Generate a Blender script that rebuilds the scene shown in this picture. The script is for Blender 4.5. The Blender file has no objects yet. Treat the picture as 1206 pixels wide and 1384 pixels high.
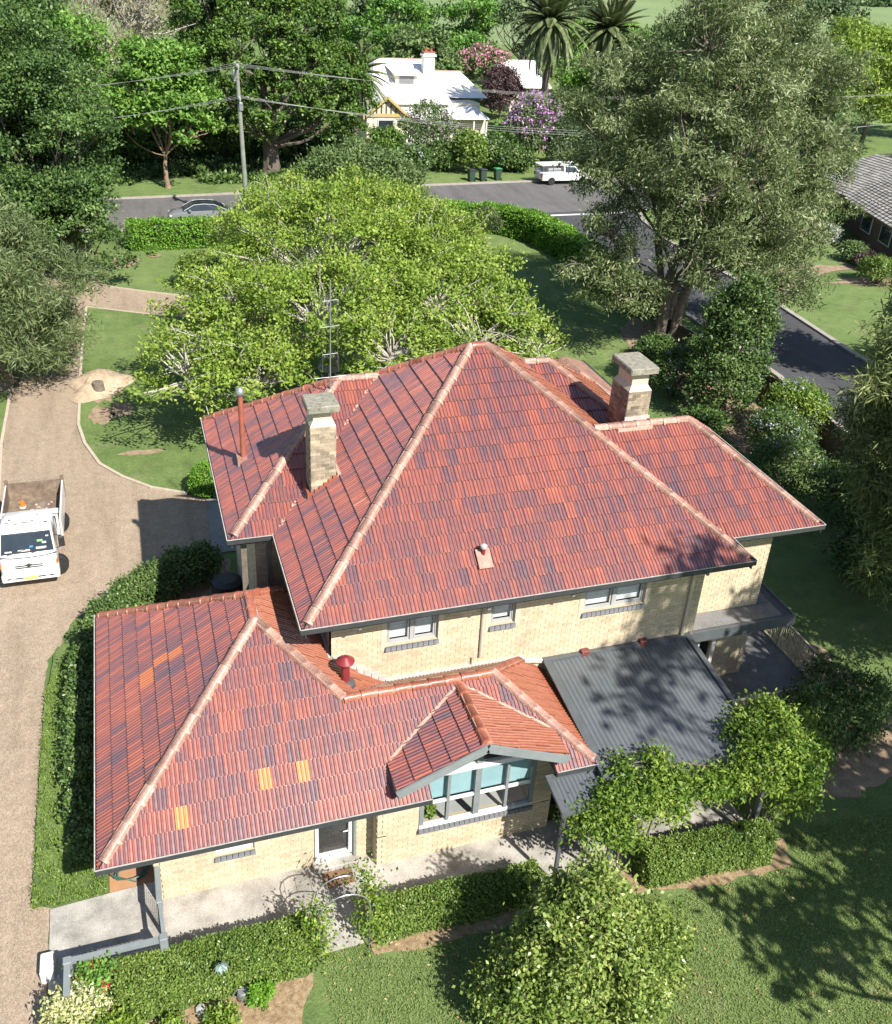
import bpy, math, random
import numpy as np
from mathutils import Vector, Matrix

# ------------------------------------------------------------------ camera, sky, sun, exposure
scene = bpy.context.scene
COL = scene.collection
cam_d = bpy.data.cameras.new('camera')
cam = bpy.data.objects.new('camera', cam_d); COL.objects.link(cam)
cr, cu, cf = (.95106, -.304494, .052611), (.102349, .471061, .876143), (.291563, .82788, -.479173)
cam.matrix_world = Matrix(((cr[0], cu[0], -cf[0], -2.720), (cr[1], cu[1], -cf[1], -16.0925),
                           (cr[2], cu[2], -cf[2], 18.550), (0, 0, 0, 1)))
cam_d.sensor_fit = 'HORIZONTAL'; cam_d.sensor_width = 36; cam_d.lens = 1296.17 / 1206 * 36
cam_d.shift_y = -(692 - 629.96) / 1206
cam_d.clip_start = .5; cam_d.clip_end = 6000
scene.camera = cam
SUN = Vector((.267, -.660, .702)).normalized()
world = bpy.data.worlds.new('World'); scene.world = world; world.use_nodes = True
wn = world.node_tree; sky = wn.nodes.new('ShaderNodeTexSky'); sky.sky_type = 'NISHITA'; sky.sun_disc = False
sky.sun_elevation = math.asin(SUN.z); sky.sun_rotation = math.atan2(SUN.x, SUN.y)
sky.air_density = 1.0; sky.dust_density = .6; sky.altitude = 50
wn.links.new(sky.outputs[0], wn.nodes['Background'].inputs[0]); wn.nodes['Background'].inputs[1].default_value = .085
sd = bpy.data.lights.new('sun', 'SUN'); sd.energy = 5.0; sd.angle = math.radians(.53); sd.color = (1, .95, .87)
so = bpy.data.objects.new('sun', sd); COL.objects.link(so); so.location = (30, -60, 70)
so.rotation_euler = (-SUN).to_track_quat('-Z', 'Y').to_euler()
vs = scene.view_settings; vs.view_transform = 'Standard'; vs.look = 'None'; vs.exposure = .80; vs.gamma = 1
cy = scene.cycles; cy.max_bounces = 6; cy.diffuse_bounces = 3; cy.glossy_bounces = 3; cy.transmission_bounces = 4
cy.transparent_max_bounces = 8; cy.caustics_reflective = False; cy.caustics_refractive = False

# ------------------------------------------------------------------ helpers
random.seed(7)
R = random.Random(11)

def tag(o, label=None, cat=None, group=None, kind=None):
    if label: o['label'] = label
    if cat: o['category'] = cat
    if group: o['group'] = group
    if kind: o['kind'] = kind
    return o

def thing(name, label, cat, loc=(0, 0, 0), rotz=0, group=None):
    o = bpy.data.objects.new(name, None); COL.objects.link(o); o.empty_display_size = .3
    o.location = loc; o.rotation_euler = (0, 0, rotz)
    return tag(o, label, cat, group)

def link(name, me, parent=None):
    o = bpy.data.objects.new(name, me); COL.objects.link(o)
    if parent: o.parent = parent
    return o

def copy_tree(o, parent=None):
    c = o.copy(); COL.objects.link(c); c.parent = parent
    for ch in list(o.children): copy_tree(ch, c)
    return c

class MB:
    """collects faces for one mesh"""
    def __init__(s): s.v = []; s.f = []; s.t = []
    def add(s, vs, fs, t=0.5):
        b = len(s.v); s.v += [tuple(p) for p in vs]
        for f in fs: s.f.append(tuple(b + i for i in f)); s.t.append(t)
        return s
    def poly(s, pts, t=.5): return s.add(pts, [tuple(range(len(pts)))], t)
    def box(s, x0, x1, y0, y1, z0, z1, t=.5):
        return s.add([(x0, y0, z0), (x1, y0, z0), (x1, y1, z0), (x0, y1, z0), (x0, y0, z1), (x1, y0, z1), (x1, y1, z1), (x0, y1, z1)],
                     [(0, 3, 2, 1), (4, 5, 6, 7), (0, 1, 5, 4), (1, 2, 6, 5), (2, 3, 7, 6), (3, 0, 4, 7)], t)
    def bbox(s, x0, x1, y0, y1, z0, z1, b=.02, t=.5):
        """box with chamfered vertical and top edges"""
        pr = [(x0 + b, y0), (x1 - b, y0), (x1, y0 + b), (x1, y1 - b), (x1 - b, y1), (x0 + b, y1), (x0, y1 - b), (x0, y0 + b)]
        cx, cy_ = (x0 + x1) / 2, (y0 + y1) / 2
        v = [(x, y, z0) for x, y in pr] + [(x, y, z1 - b) for x, y in pr]
        v += [(x + (b if x < cx else -b) * .8, y + (b if y < cy_ else -b) * .8, z1) for x, y in pr]
        f = [tuple(range(7, -1, -1)), tuple(range(16, 24))]
        for k in (0, 8): f += [(k + i, k + (i + 1) % 8, k + 8 + (i + 1) % 8, k + 8 + i) for i in range(8)]
        return s.add(v, f, t)
    def beam(s, a, b, w, h, t=.5, up=(0, 0, 1)):
        a, b = Vector(a), Vector(b); d = (b - a).normalized(); sd_ = d.cross(Vector(up))
        if sd_.length < 1e-4: sd_ = d.cross(Vector((0, 1, 0)))
        sd_.normalize(); u_ = sd_.cross(d)
        o = [sd_ * (i * w / 2) + u_ * (j * h / 2) for i, j in ((-1, -1), (1, -1), (1, 1), (-1, 1))]
        return s.add([a + q for q in o] + [b + q for q in o], [(3, 2, 1, 0), (4, 5, 6, 7)] + [(i, (i + 1) % 4, 4 + (i + 1) % 4, 4 + i) for i in range(4)], t)
    def tube(s, pts, rad, n=6, t=.5, cap=True):
        pts = [Vector(p) for p in pts]; m = len(pts)
        if not hasattr(rad, '__len__'): rad = [rad] * m
        vs_ = []; ref = Vector((.31, .87, .2))
        for i, p in enumerate(pts):
            d = (pts[min(i + 1, m - 1)] - pts[max(i - 1, 0)])
            d = d.normalized() if d.length > 1e-9 else Vector((0, 0, 1))
            a = d.cross(ref)
            if a.length < .1: a = d.cross(Vector((1, 0, 0)))
            a.normalize(); c = d.cross(a)
            for k in range(n):
                an = 2 * math.pi * k / n; vs_.append(p + (a * math.cos(an) + c * math.sin(an)) * rad[i])
        f = [(i * n + k, i * n + (k + 1) % n, (i + 1) * n + (k + 1) % n, (i + 1) * n + k) for i in range(m - 1) for k in range(n)]
        if cap: f += [tuple(range(n - 1, -1, -1)), tuple((m - 1) * n + k for k in range(n))]
        return s.add(vs_, f, t)
    def lathe(s, c, prof, n=14, t=.5, axis='z'):
        """prof: (radius, height) list round a vertical (or y / x) axis"""
        vs_ = []
        for r_, h in prof:
            for k in range(n):
                a = 2 * math.pi * k / n; p = (r_ * math.cos(a), r_ * math.sin(a), h)
                if axis == 'y': p = (p[0], h, p[1])
                if axis == 'x': p = (h, p[0], p[1])
                vs_.append((c[0] + p[0], c[1] + p[1], c[2] + p[2]))
        m = len(prof); f = [(i * n + k, i * n + (k + 1) % n, (i + 1) * n + (k + 1) % n, (i + 1) * n + k) for i in range(m - 1) for k in range(n)]
        f += [tuple(range(n - 1, -1, -1)), tuple((m - 1) * n + k for k in range(n))]
        return s.add(vs_, f, t)
    def loft(s, secs, t=.5, caps=True):
        n = len(secs[0]); vs_ = [p for sec in secs for p in sec]; m = len(secs)
        f = [(i * n + k, i * n + (k + 1) % n, (i + 1) * n + (k + 1) % n, (i + 1) * n + k) for i in range(m - 1) for k in range(n)]
        if caps: f += [tuple(range(n - 1, -1, -1)), tuple((m - 1) * n + k for k in range(n))]
        return s.add(vs_, f, t)
    def xf(s, M):
        s.v = [tuple(M @ Vector(p)) for p in s.v]; return s
    def mesh(s, name, mat, smooth=False):
        me = bpy.data.meshes.new(name); me.from_pydata(s.v, [], s.f)
        me.attributes.new('tint', 'FLOAT', 'FACE').data.foreach_set('value', np.array(s.t, np.float32))
        if smooth:
            me.polygons.foreach_set('use_smooth', [True] * len(me.polygons))
            if smooth != 'all': me.set_sharp_from_angle(angle=math.radians(38))
        me.materials.append(mat); me.update(); return me
    def build(s, name, mat, parent=None, smooth=False): return link(name, s.mesh(name, mat, smooth), parent)

# ------------------------------------------------------------------ materials
def nodes(name):
    m = bpy.data.materials.new(name); m.use_nodes = True; nt = m.node_tree
    return m, nt, nt.nodes['Principled BSDF'], nt.links.new
def ramp(nt, stops):
    r_ = nt.nodes.new('ShaderNodeValToRGB'); e = r_.color_ramp.elements
    while len(e) < len(stops): e.new(.5)
    for k, (p, c) in enumerate(stops): e[k].position = p; e[k].color = (*c, 1)
    return r_
def noise(nt, L, scale, detail=4, rough=.55, vec=None, d4=False):
    n = nt.nodes.new('ShaderNodeTexNoise'); n.inputs['Scale'].default_value = scale
    n.inputs['Detail'].default_value = detail; n.inputs['Roughness'].default_value = rough
    if d4: n.noise_dimensions = '4D'
    if vec is None:
        tc = nt.nodes.get('tc') or nt.nodes.new('ShaderNodeTexCoord'); tc.name = 'tc'; vec = tc.outputs['Object']
    L(vec, n.inputs['Vector']); return n
def mixc(nt, L, fac, a, b, mode='MIX'):
    m = nt.nodes.new('ShaderNodeMix'); m.data_type = 'RGBA'; m.blend_type = mode
    for sock, val in ((m.inputs[0], fac), (m.inputs[6], a), (m.inputs[7], b)):
        if hasattr(val, 'is_output'): L(val, sock)
        elif hasattr(val, '__len__'): sock.default_value = (*val, 1)
        else: sock.default_value = val
    return m.outputs[2]
def bump(nt, L, bs, h, strength=.4, dist=.02):
    b = nt.nodes.new('ShaderNodeBump'); b.inputs['Strength'].default_value = strength; b.inputs['Distance'].default_value = dist
    L(h, b.inputs['Height']); L(b.outputs[0], bs.inputs['Normal'])
def pm(name, c1, c2=None, scale=6, rough=.7, bmp=0, metal=0, coat=0, tintvar=0, spec=.5, c3=None, fine=0, dist=.01, wear=0):
    """painted / mineral surface: two or three tones mottled by noise, fine grain and bump"""
    m, nt, bs, L = nodes(name); c2 = c2 or tuple(x * .8 for x in c1)
    n = noise(nt, L, scale, 6, .62)
    st = [(.3, c2), (.7, c1)] if c3 is None else [(.28, c2), (.5, c1), (.74, c3)]
    rp = ramp(nt, st); L(n.outputs[0], rp.inputs[0]); out = rp.outputs[0]
    if tintvar:
        at = nt.nodes.new('ShaderNodeAttribute'); at.attribute_name = 'tint'
        r2 = ramp(nt, [(0, (1 - tintvar,) * 3), (1, (1 + tintvar,) * 3)]); L(at.outputs['Fac'], r2.inputs[0])
        out = mixc(nt, L, 1.0, out, r2.outputs[0], 'MULTIPLY')
    if fine:
        n2 = noise(nt, L, fine, 3, .6); r3 = ramp(nt, [(.3, (.72,) * 3), (.72, (1.22,) * 3)]); L(n2.outputs[0], r3.inputs[0])
        out = mixc(nt, L, 1.0, out, r3.outputs[0], 'MULTIPLY')
    if wear:
        tc = nt.nodes.get('tc'); mp = nt.nodes.new('ShaderNodeMapping'); mp.inputs['Scale'].default_value = (1, 1, .35); L(tc.outputs['Object'], mp.inputs[0])
        n4 = noise(nt, L, 1.1, 7, .68, mp.outputs[0]); r4 = ramp(nt, [(.28, (1 - wear,) * 3), (.52, (1, 1, 1)), (.75, (1 + wear * .3,) * 3)]); L(n4.outputs[0], r4.inputs[0])
        out = mixc(nt, L, 1.0, out, r4.outputs[0], 'MULTIPLY')
    L(out, bs.inputs['Base Color'])
    bs.inputs['Roughness'].default_value = rough; bs.inputs['Metallic'].default_value = metal
    bs.inputs['Coat Weight'].default_value = coat; bs.inputs['Specular IOR Level'].default_value = spec
    if bmp: bump(nt, L, bs, noise(nt, L, fine or scale * 6, 4).outputs[0], bmp, dist)
    return m
def leafmat(name, dark, mid, light, trans=.28, rough=.5, spec=.35):
    m, nt, bs, L = nodes(name); k = 1.5; dark, mid, light = [tuple(min(.8, q * k) for q in c) for c in (dark, mid, light)]
    at = nt.nodes.new('ShaderNodeAttribute'); at.attribute_name = 'tint'
    rp = ramp(nt, [(.05, dark), (.5, mid), (.95, light)]); L(at.outputs['Fac'], rp.inputs[0]); L(rp.outputs[0], bs.inputs['Base Color'])
    bs.inputs['Roughness'].default_value = rough; bs.inputs['Specular IOR Level'].default_value = spec
    tr = nt.nodes.new('ShaderNodeBsdfTranslucent'); L(rp.outputs[0], tr.inputs[0])
    mx = nt.nodes.new('ShaderNodeMixShader'); mx.inputs[0].default_value = trans
    L(bs.outputs[0], mx.inputs[1]); L(tr.outputs[0], mx.inputs[2]); L(mx.outputs[0], nt.nodes['Material Output'].inputs[0])
    return m
def glass(name, tint=(.93, .95, .95), refl=.10):
    m, nt, bs, L = nodes(name); nt.nodes.remove(bs)
    t = nt.nodes.new('ShaderNodeBsdfTransparent'); t.inputs[0].default_value = (*tint, 1)
    g = nt.nodes.new('ShaderNodeBsdfGlossy'); g.inputs['Roughness'].default_value = .03
    fr = nt.nodes.new('ShaderNodeLayerWeight'); pw = nt.nodes.new('ShaderNodeMath'); pw.operation = 'POWER'; pw.inputs[1].default_value = 4.; L(fr.outputs['Facing'], pw.inputs[0])
    ad = nt.nodes.new('ShaderNodeMath'); ad.operation = 'MULTIPLY_ADD'; ad.inputs[1].default_value = .6; ad.inputs[2].default_value = refl * .6; L(pw.outputs[0], ad.inputs[0])
    mx = nt.nodes.new('ShaderNodeMixShader'); L(ad.outputs[0], mx.inputs[0]); L(t.outputs[0], mx.inputs[1]); L(g.outputs[0], mx.inputs[2])
    L(mx.outputs[0], nt.nodes['Material Output'].inputs[0]); return m

def tile_material():
    m, nt, bs, L = nodes('glazed_terracotta')
    at = nt.nodes.new('ShaderNodeAttribute'); at.attribute_name = 'tint'
    uv = nt.nodes.new('ShaderNodeUVMap'); uv.uv_map = 'tile'
    mp = nt.nodes.new('ShaderNodeMapping'); mp.inputs['Scale'].default_value = (14.5, .9, 1); L(uv.outputs[0], mp.inputs[0])
    ml = nt.nodes.new('ShaderNodeMath'); ml.operation = 'MULTIPLY'; ml.inputs[1].default_value = 61.; L(at.outputs['Fac'], ml.inputs[0])
    n = noise(nt, L, 1.0, 2, .55, mp.outputs[0], True); L(ml.outputs[0], n.inputs['W'])
    n2 = noise(nt, L, .55, 2, .5)                      # broad drift of firing tone across the roof
    s1 = nt.nodes.new('ShaderNodeMath'); s1.operation = 'MULTIPLY_ADD'; s1.inputs[1].default_value = 1.0; L(n.outputs[0], s1.inputs[0])
    s2 = nt.nodes.new('ShaderNodeMath'); s2.operation = 'MULTIPLY_ADD'; s2.inputs[1].default_value = .24; L(at.outputs['Fac'], s2.inputs[0])
    s3 = nt.nodes.new('ShaderNodeMath'); s3.operation = 'MULTIPLY_ADD'; s3.inputs[1].default_value = .42; s3.inputs[2].default_value = -.40
    L(n2.outputs[0], s3.inputs[0]); L(s3.outputs[0], s2.inputs[2]); L(s2.outputs[0], s1.inputs[2])
    rp = ramp(nt, [(.20, (.115, .068, .085)), (.36, (.185, .074, .075)), (.48, (.275, .085, .064)), (.64, (.35, .106, .068)), (.86, (.46, .195, .12))])
    L(s1.outputs[0], rp.inputs[0])
    gt = nt.nodes.new('ShaderNodeMath'); gt.operation = 'GREATER_THAN'; gt.inputs[1].default_value = 1.5; L(at.outputs['Fac'], gt.inputs[0])
    g2 = nt.nodes.new('ShaderNodeMath'); g2.operation = 'GREATER_THAN'; g2.inputs[1].default_value = 1.02; L(at.outputs['Fac'], g2.inputs[0])
    mr_ = nt.nodes.new('ShaderNodeMapRange'); mr_.inputs[1].default_value = 1.6; mr_.inputs[2].default_value = 2.0; L(at.outputs['Fac'], mr_.inputs[0]); og = mixc(nt, L, mr_.outputs[0], (.40, .125, .05), (.52, .22, .07))
    pl2 = ramp(nt, [(.3, (.25, .078, .04)), (.7, (.33, .112, .06))]); L(n.outputs[0], pl2.inputs[0])      # plainer unsalted tiles
    L(mixc(nt, L, gt.outputs[0], mixc(nt, L, g2.outputs[0], rp.outputs[0], pl2.outputs[0]), og), bs.inputs['Base Color'])
    n3 = noise(nt, L, 9, 4); r2 = ramp(nt, [(.35, (.28,) * 3), (.7, (.46,) * 3)]); L(n3.outputs[0], r2.inputs[0]); L(r2.outputs[0], bs.inputs['Roughness'])
    bs.inputs['Specular IOR Level'].default_value = .8; bs.inputs['Coat Weight'].default_value = .55; bs.inputs['Coat Roughness'].default_value = .3
    bump(nt, L, bs, noise(nt, L, 40, 3).outputs[0], .12, .004)
    return m

def grass_material(name, dark, mid, light, dry, scale=1.0, drypos=.66):
    m, nt, bs, L = nodes(name)
    a = noise(nt, L, .16 * scale, 5, .6); rp = ramp(nt, [(.3, dark), (.5, mid), (.72, light)]); L(a.outputs[0], rp.inputs[0])
    b = noise(nt, L, .55 * scale, 6, .65); rb = ramp(nt, [(drypos - .08, (0, 0, 0)), (drypos + .08, (1, 1, 1))]); L(b.outputs[0], rb.inputs[0])
    c1 = mixc(nt, L, rb.outputs[0], rp.outputs[0], dry)
    c = noise(nt, L, 16, 4, .7); rc = ramp(nt, [(.3, (.66,) * 3), (.7, (1.3,) * 3)]); L(c.outputs[0], rc.inputs[0])
    d = noise(nt, L, 1.3, 7, .7); rd = ramp(nt, [(.28, (.70, .74, .70)), (.5, (1, 1, 1)), (.74, (1.24, 1.18, 1.2))]); L(d.outputs[0], rd.inputs[0])
    L(mixc(nt, L, 1., mixc(nt, L, 1., c1, rc.outputs[0], 'MULTIPLY'), rd.outputs[0], 'MULTIPLY'), bs.inputs['Base Color'])
    bs.inputs['Roughness'].default_value = .9; bs.inputs['Specular IOR Level'].default_value = .15
    bump(nt, L, bs, noise(nt, L, 34, 4, .7).outputs[0], .9, .04)
    return m

def gravel_material(name, c1, c2, c3, scale=55):
    m, nt, bs, L = nodes(name)
    tc = nt.nodes.new('ShaderNodeTexCoord'); v = nt.nodes.new('ShaderNodeTexVoronoi'); v.inputs['Scale'].default_value = scale * .4
    L(tc.outputs['Object'], v.inputs['Vector'])
    bw = nt.nodes.new('ShaderNodeRGBToBW'); L(v.outputs['Color'], bw.inputs[0])
    rp = ramp(nt, [(.15, c2), (.5, c1), (.85, c3)]); L(bw.outputs[0], rp.inputs[0])
    mp = nt.nodes.new('ShaderNodeMapping'); mp.inputs['Scale'].default_value = (1.6, .22, 1); L(tc.outputs['Object'], mp.inputs[0])
    a = noise(nt, L, .7, 6, .65, mp.outputs[0]); ra = ramp(nt, [(.28, (.76, .74, .72)), (.5, (1, 1, 1)), (.72, (1.14, 1.13, 1.12))]); L(a.outputs[0], ra.inputs[0])
    b = noise(nt, L, 3.0, 6, .7); rb = ramp(nt, [(.3, (.86,) * 3), (.7, (1.12,) * 3)]); L(b.outputs[0], rb.inputs[0])
    L(mixc(nt, L, 1., mixc(nt, L, 1., rp.outputs[0], ra.outputs[0], 'MULTIPLY'), rb.outputs[0], 'MULTIPLY'), bs.inputs['Base Color'])
    bs.inputs['Roughness'].default_value = .95; bs.inputs['Specular IOR Level'].default_value = .2
    bump(nt, L, bs, v.outputs['Distance'], .7, .015)
    return m

M = {}
M['tile'] = tile_material()
M['cap'] = pm('glazed_ridge_terracotta', (.38, .215, .165), (.27, .13, .095), 4, .5, .25, c3=(.47, .32, .26), tintvar=.34, spec=.5, fine=30, wear=.45)
M['capred'] = pm('red_ridge_terracotta', (.34, .11, .068), (.25, .072, .045), 4, .35, .2, c3=(.40, .165, .105), tintvar=.34, spec=.55, fine=30, wear=.45)
M['bedding'] = pm('ridge_mortar', (.46, .30, .22), (.34, .19, .13), 9, .85, .3)
M['valley'] = pm('pale_valley_mortar', (.55, .42, .33), (.45, .30, .22), 8, .6)
M['brick'] = pm('cream_brick', (.63, .53, .375), (.565, .46, .31), 7, .85, .25, tintvar=.15, fine=60, wear=.2)
M['mortar'] = pm('wall_mortar', (.52, .44, .30), (.44, .36, .24), 12, .95, .2)
M['chimbrick'] = pm('chimney_brick', (.45, .365, .255), (.23, .185, .14), 2.6, .9, .3, tintvar=.38, fine=40, wear=.4)
M['render'] = pm('white_flashing_mortar', (.58, .55, .50), (.42, .40, .37), 6, .9, .3)
M['gutter'] = pm('grey_gutter', (.055, .06, .064), (.04, .044, .047), 5, .45)
M['gutterlip'] = pm('pale_gutter_lip', (.55, .53, .49), (.34, .33, .31), 7, .5)
M['trim'] = pm('cream_trim', (.62, .55, .42), (.5, .44, .33), 4, .6)
M['greytrim'] = pm('grey_paint', (.24, .265, .265), (.19, .215, .22), 4, .5)
M['white'] = pm('white_paint', (.78, .77, .74), (.68, .67, .64), 5, .45)
M['sill'] = pm('grey_sill_brick', (.20, .205, .22), (.13, .135, .15), 9, .6, .2, tintvar=.2)
M['glass'] = glass('window_glass')
M['darkroom'] = pm('dim_room', (.05, .048, .045), (.03, .03, .03), 2, .9)
M['blind'] = pm('white_blind', (.72, .73, .74), (.62, .64, .66), 3, .8)
M['blueblind'] = pm('pale_blue_blind', (.34, .52, .55), (.27, .44, .48), 2, .85)
M['soffit'] = pm('soffit_board', (.42, .38, .32), (.34, .30, .25), 4, .7)
M['capstone'] = pm('lichened_cement', (.27, .255, .20), (.13, .125, .10), 8, .95, .6, c3=(.36, .34, .28), fine=45)
M['metalroof'] = pm('charcoal_corrugated_steel', (.13, .145, .155), (.105, .118, .128), 2.2, .42, 0, .0, spec=.5)
M['metaltrim'] = pm('charcoal_steel_trim', (.11, .122, .13), (.085, .095, .10), 4, .45)
M['redpipe'] = pm('dark_red_painted_metal', (.26, .035, .04), (.2, .028, .03), 6, .35)
M['terrapipe'] = pm('terracotta_pipe', (.38, .12, .075), (.27, .08, .05), 5, .6)
M['ventred'] = pm('faded_red_metal', (.2, .06, .052), (.15, .045, .04), 6, .5)
M['lead'] = pm('lead_flashing', (.09, .095, .10), (.06, .062, .065), 6, .5)
M['steel'] = pm('galvanised_steel', (.42, .43, .44), (.33, .34, .35), 8, .4, metal=.6)
M['concrete'] = pm('worn_concrete', (.40, .375, .335), (.23, .215, .195), 1.3, .92, .35, c3=(.52, .495, .45), fine=34, wear=.4)
M['slab'] = pm('grey_concrete', (.30, .295, .28), (.22, .215, .205), 2, .9, .3, fine=30)
M['terrace'] = pm('terrace_concrete', (.24, .24, .235), (.15, .15, .15), 1.5, .8, .3, fine=25)
M['paver'] = pm('terracotta_paver', (.44, .24, .12), (.36, .19, .10), 3, .85, .2)
M['timber'] = pm('weathered_timber', (.20, .17, .135), (.12, .10, .08), 7, .9, .4)
M['polewood'] = pm('grey_green_treated_pole', (.26, .28, .24), (.17, .185, .16), 3, .9, .3)
M['fence'] = pm('dark_paling', (.10, .085, .07), (.06, .052, .045), 5, .9, .3, tintvar=.3)
M['wire'] = pm('bare_cable', (.33, .33, .32), (.25, .25, .25), 2, .4, metal=.5)
M['ceramic'] = pm('grey_porcelain', (.45, .45, .44), (.35, .35, .34), 5, .3)
M['asphalt'] = gravel_material('asphalt', (.145, .138, .136), (.115, .11, .108), (.175, .168, .165), 130)
M['asphalt2'] = gravel_material('fresh_asphalt', (.078, .078, .083), (.06, .06, .064), (.10, .10, .106), 130)
M['gravel'] = gravel_material('driveway_gravel', (.345, .268, .195), (.255, .194, .14), (.42, .34, .255), 105)
M['kerb'] = pm('concrete_kerb', (.38, .345, .30), (.28, .25, .22), 3, .9, .3)
M['edge'] = pm('cream_edging', (.50, .43, .34), (.40, .33, .25), 6, .9)
M['grass'] = grass_material('lawn_grass', (.112, .168, .052), (.15, .215, .07), (.185, .245, .09), (.225, .215, .115))
M['field'] = grass_material('field_grass', (.17, .23, .10), (.20, .27, .12), (.24, .30, .14), (.27, .28, .16), .05)
M['soil'] = pm('bare_soil', (.30, .215, .14), (.21, .145, .095), 3, .95, .5, c3=(.38, .29, .2), fine=40)
M['mulch'] = pm('straw_mulch', (.36, .255, .14), (.19, .12, .065), 9, .95, .9, c3=(.5, .39, .24), fine=70, dist=.03)
M['sawdust'] = pm('sawdust', (.47, .36, .245), (.33, .235, .155), 3.5, .95, .7, c3=(.56, .45, .33), fine=50, dist=.03)
M['bark'] = pm('grey_bark', (.20, .165, .13), (.10, .08, .065), 5, .95, .8, dist=.03)
M['oakbark'] = pm('oak_bark', (.25, .21, .175), (.13, .105, .085), 5, .95, .8, dist=.03)
M['palebark'] = pm('pale_bark', (.50, .47, .42), (.32, .29, .25), 5, .9, .6, dist=.02)
M['tanbark'] = pm('tan_bark', (.33, .23, .16), (.2, .13, .09), 5, .9, .6)
M['whiteroof'] = pm('white_iron_roof', (.86, .85, .82), (.82, .81, .78), .6, .45)
M['creamwall'] = pm('cream_weatherboard', (.68, .62, .48), (.6, .54, .42), 2, .7)
M['ochre'] = pm('ochre_trim', (.52, .36, .15), (.45, .31, .13), 3, .6)
M['greytile'] = pm('grey_concrete_tile', (.29, .275, .25), (.21, .20, .185), 2.5, .85, .3, tintvar=.2, c3=(.36, .34, .315))
M['brownbrick'] = pm('brown_brick_wall', (.15, .095, .065), (.1, .062, .045), 6, .9, .2, fine=25)
M['black'] = pm('black_rubber', (.02, .02, .02), (.014, .014, .014), 5, .75)
M['plastic'] = pm('dark_plastic', (.035, .037, .04), (.025, .026, .028), 5, .5)

# foliage: leaf tints vary from leaf to leaf
LM = {
 'lime': leafmat('lime_leaf', (.085, .14, .02), (.165, .245, .034), (.28, .335, .075), .35),
 'fig': leafmat('fig_leaf', (.028, .058, .012), (.055, .108, .018), (.12, .185, .035), .15, .4),
 'dense': leafmat('dense_leaf', (.026, .052, .015), (.05, .095, .023), (.10, .158, .038), .18),
 'bright': leafmat('bright_leaf', (.06, .125, .022), (.105, .205, .035), (.17, .285, .055), .3),
 'casu': leafmat('needle_leaf', (.045, .072, .026), (.088, .124, .045), (.16, .19, .08), .2),
 'brown': leafmat('grey_brown_leaf', (.12, .115, .055), (.19, .18, .095), (.27, .255, .15), .2),
 'olive': leafmat('olive_leaf', (.05, .085, .03), (.09, .14, .045), (.15, .20, .075), .22),
 'gum': leafmat('silky_leaf', (.045, .07, .024), (.112, .15, .055), (.29, .325, .17), .35, .4),
 'willow': leafmat('pale_weeping_leaf', (.07, .10, .03), (.13, .17, .055), (.24, .26, .105), .28),
 'hedge': leafmat('hedge_leaf', (.05, .12, .012), (.095, .205, .02), (.17, .30, .035), .25),
 'box': leafmat('clipped_leaf', (.045, .09, .016), (.10, .16, .03), (.195, .245, .06), .22, .4),
 'camellia': leafmat('glossy_dark_leaf', (.028, .056, .015), (.055, .10, .025), (.12, .165, .05), .15, .42, .35),
 'pear': leafmat('pear_leaf', (.065, .11, .02), (.145, .205, .042), (.31, .345, .105), .28, .38, .5),
 'vine': leafmat('vine_leaf', (.04, .085, .012), (.10, .17, .022), (.23, .29, .05), .3),
 'darkfar': leafmat('far_dark_leaf', (.035, .06, .025), (.058, .093, .036), (.095, .135, .055), .18),
 'farlime': leafmat('far_green_leaf', (.05, .115, .022), (.085, .18, .03), (.14, .25, .05), .25),
 'pink': leafmat('pink_blossom', (.30, .10, .16), (.50, .19, .28), (.62, .32, .40), .3),
 'mauve': leafmat('mauve_blossom', (.30, .13, .34), (.46, .22, .50), (.6, .38, .62), .3),
 'plum': leafmat('plum_leaf', (.035, .022, .025), (.06, .035, .04), (.11, .07, .06), .15),
 'blue': leafmat('pale_blue_flower', (.30, .34, .56), (.42, .46, .68), (.58, .62, .80), .3),
 'varieg': leafmat('cream_variegated_leaf', (.14, .19, .05), (.38, .38, .17), (.66, .60, .36), .25),
 'red': leafmat('red_petal', (.4, .01, .02), (.5, .015, .03), (.6, .03, .04), .2),
 'palm': leafmat('palm_leaflet', (.05, .07, .028), (.10, .13, .055), (.20, .225, .115), .18, .38),
 'lawn': leafmat('grass_blade', (.09, .155, .025), (.14, .22, .04), (.22, .285, .07), .3),
 'mown': leafmat('mown_grass', (.13, .18, .055), (.175, .235, .075), (.22, .27, .105), .4, .7, .15),
 'silver': leafmat('silver_leaf', (.2, .22, .17), (.33, .35, .29), (.46, .48, .42), .2),
}
# ------------------------------------------------------------------ foliage builders
def unit(a): return a / np.maximum(np.linalg.norm(a, axis=-1, keepdims=True), 1e-9)

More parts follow.
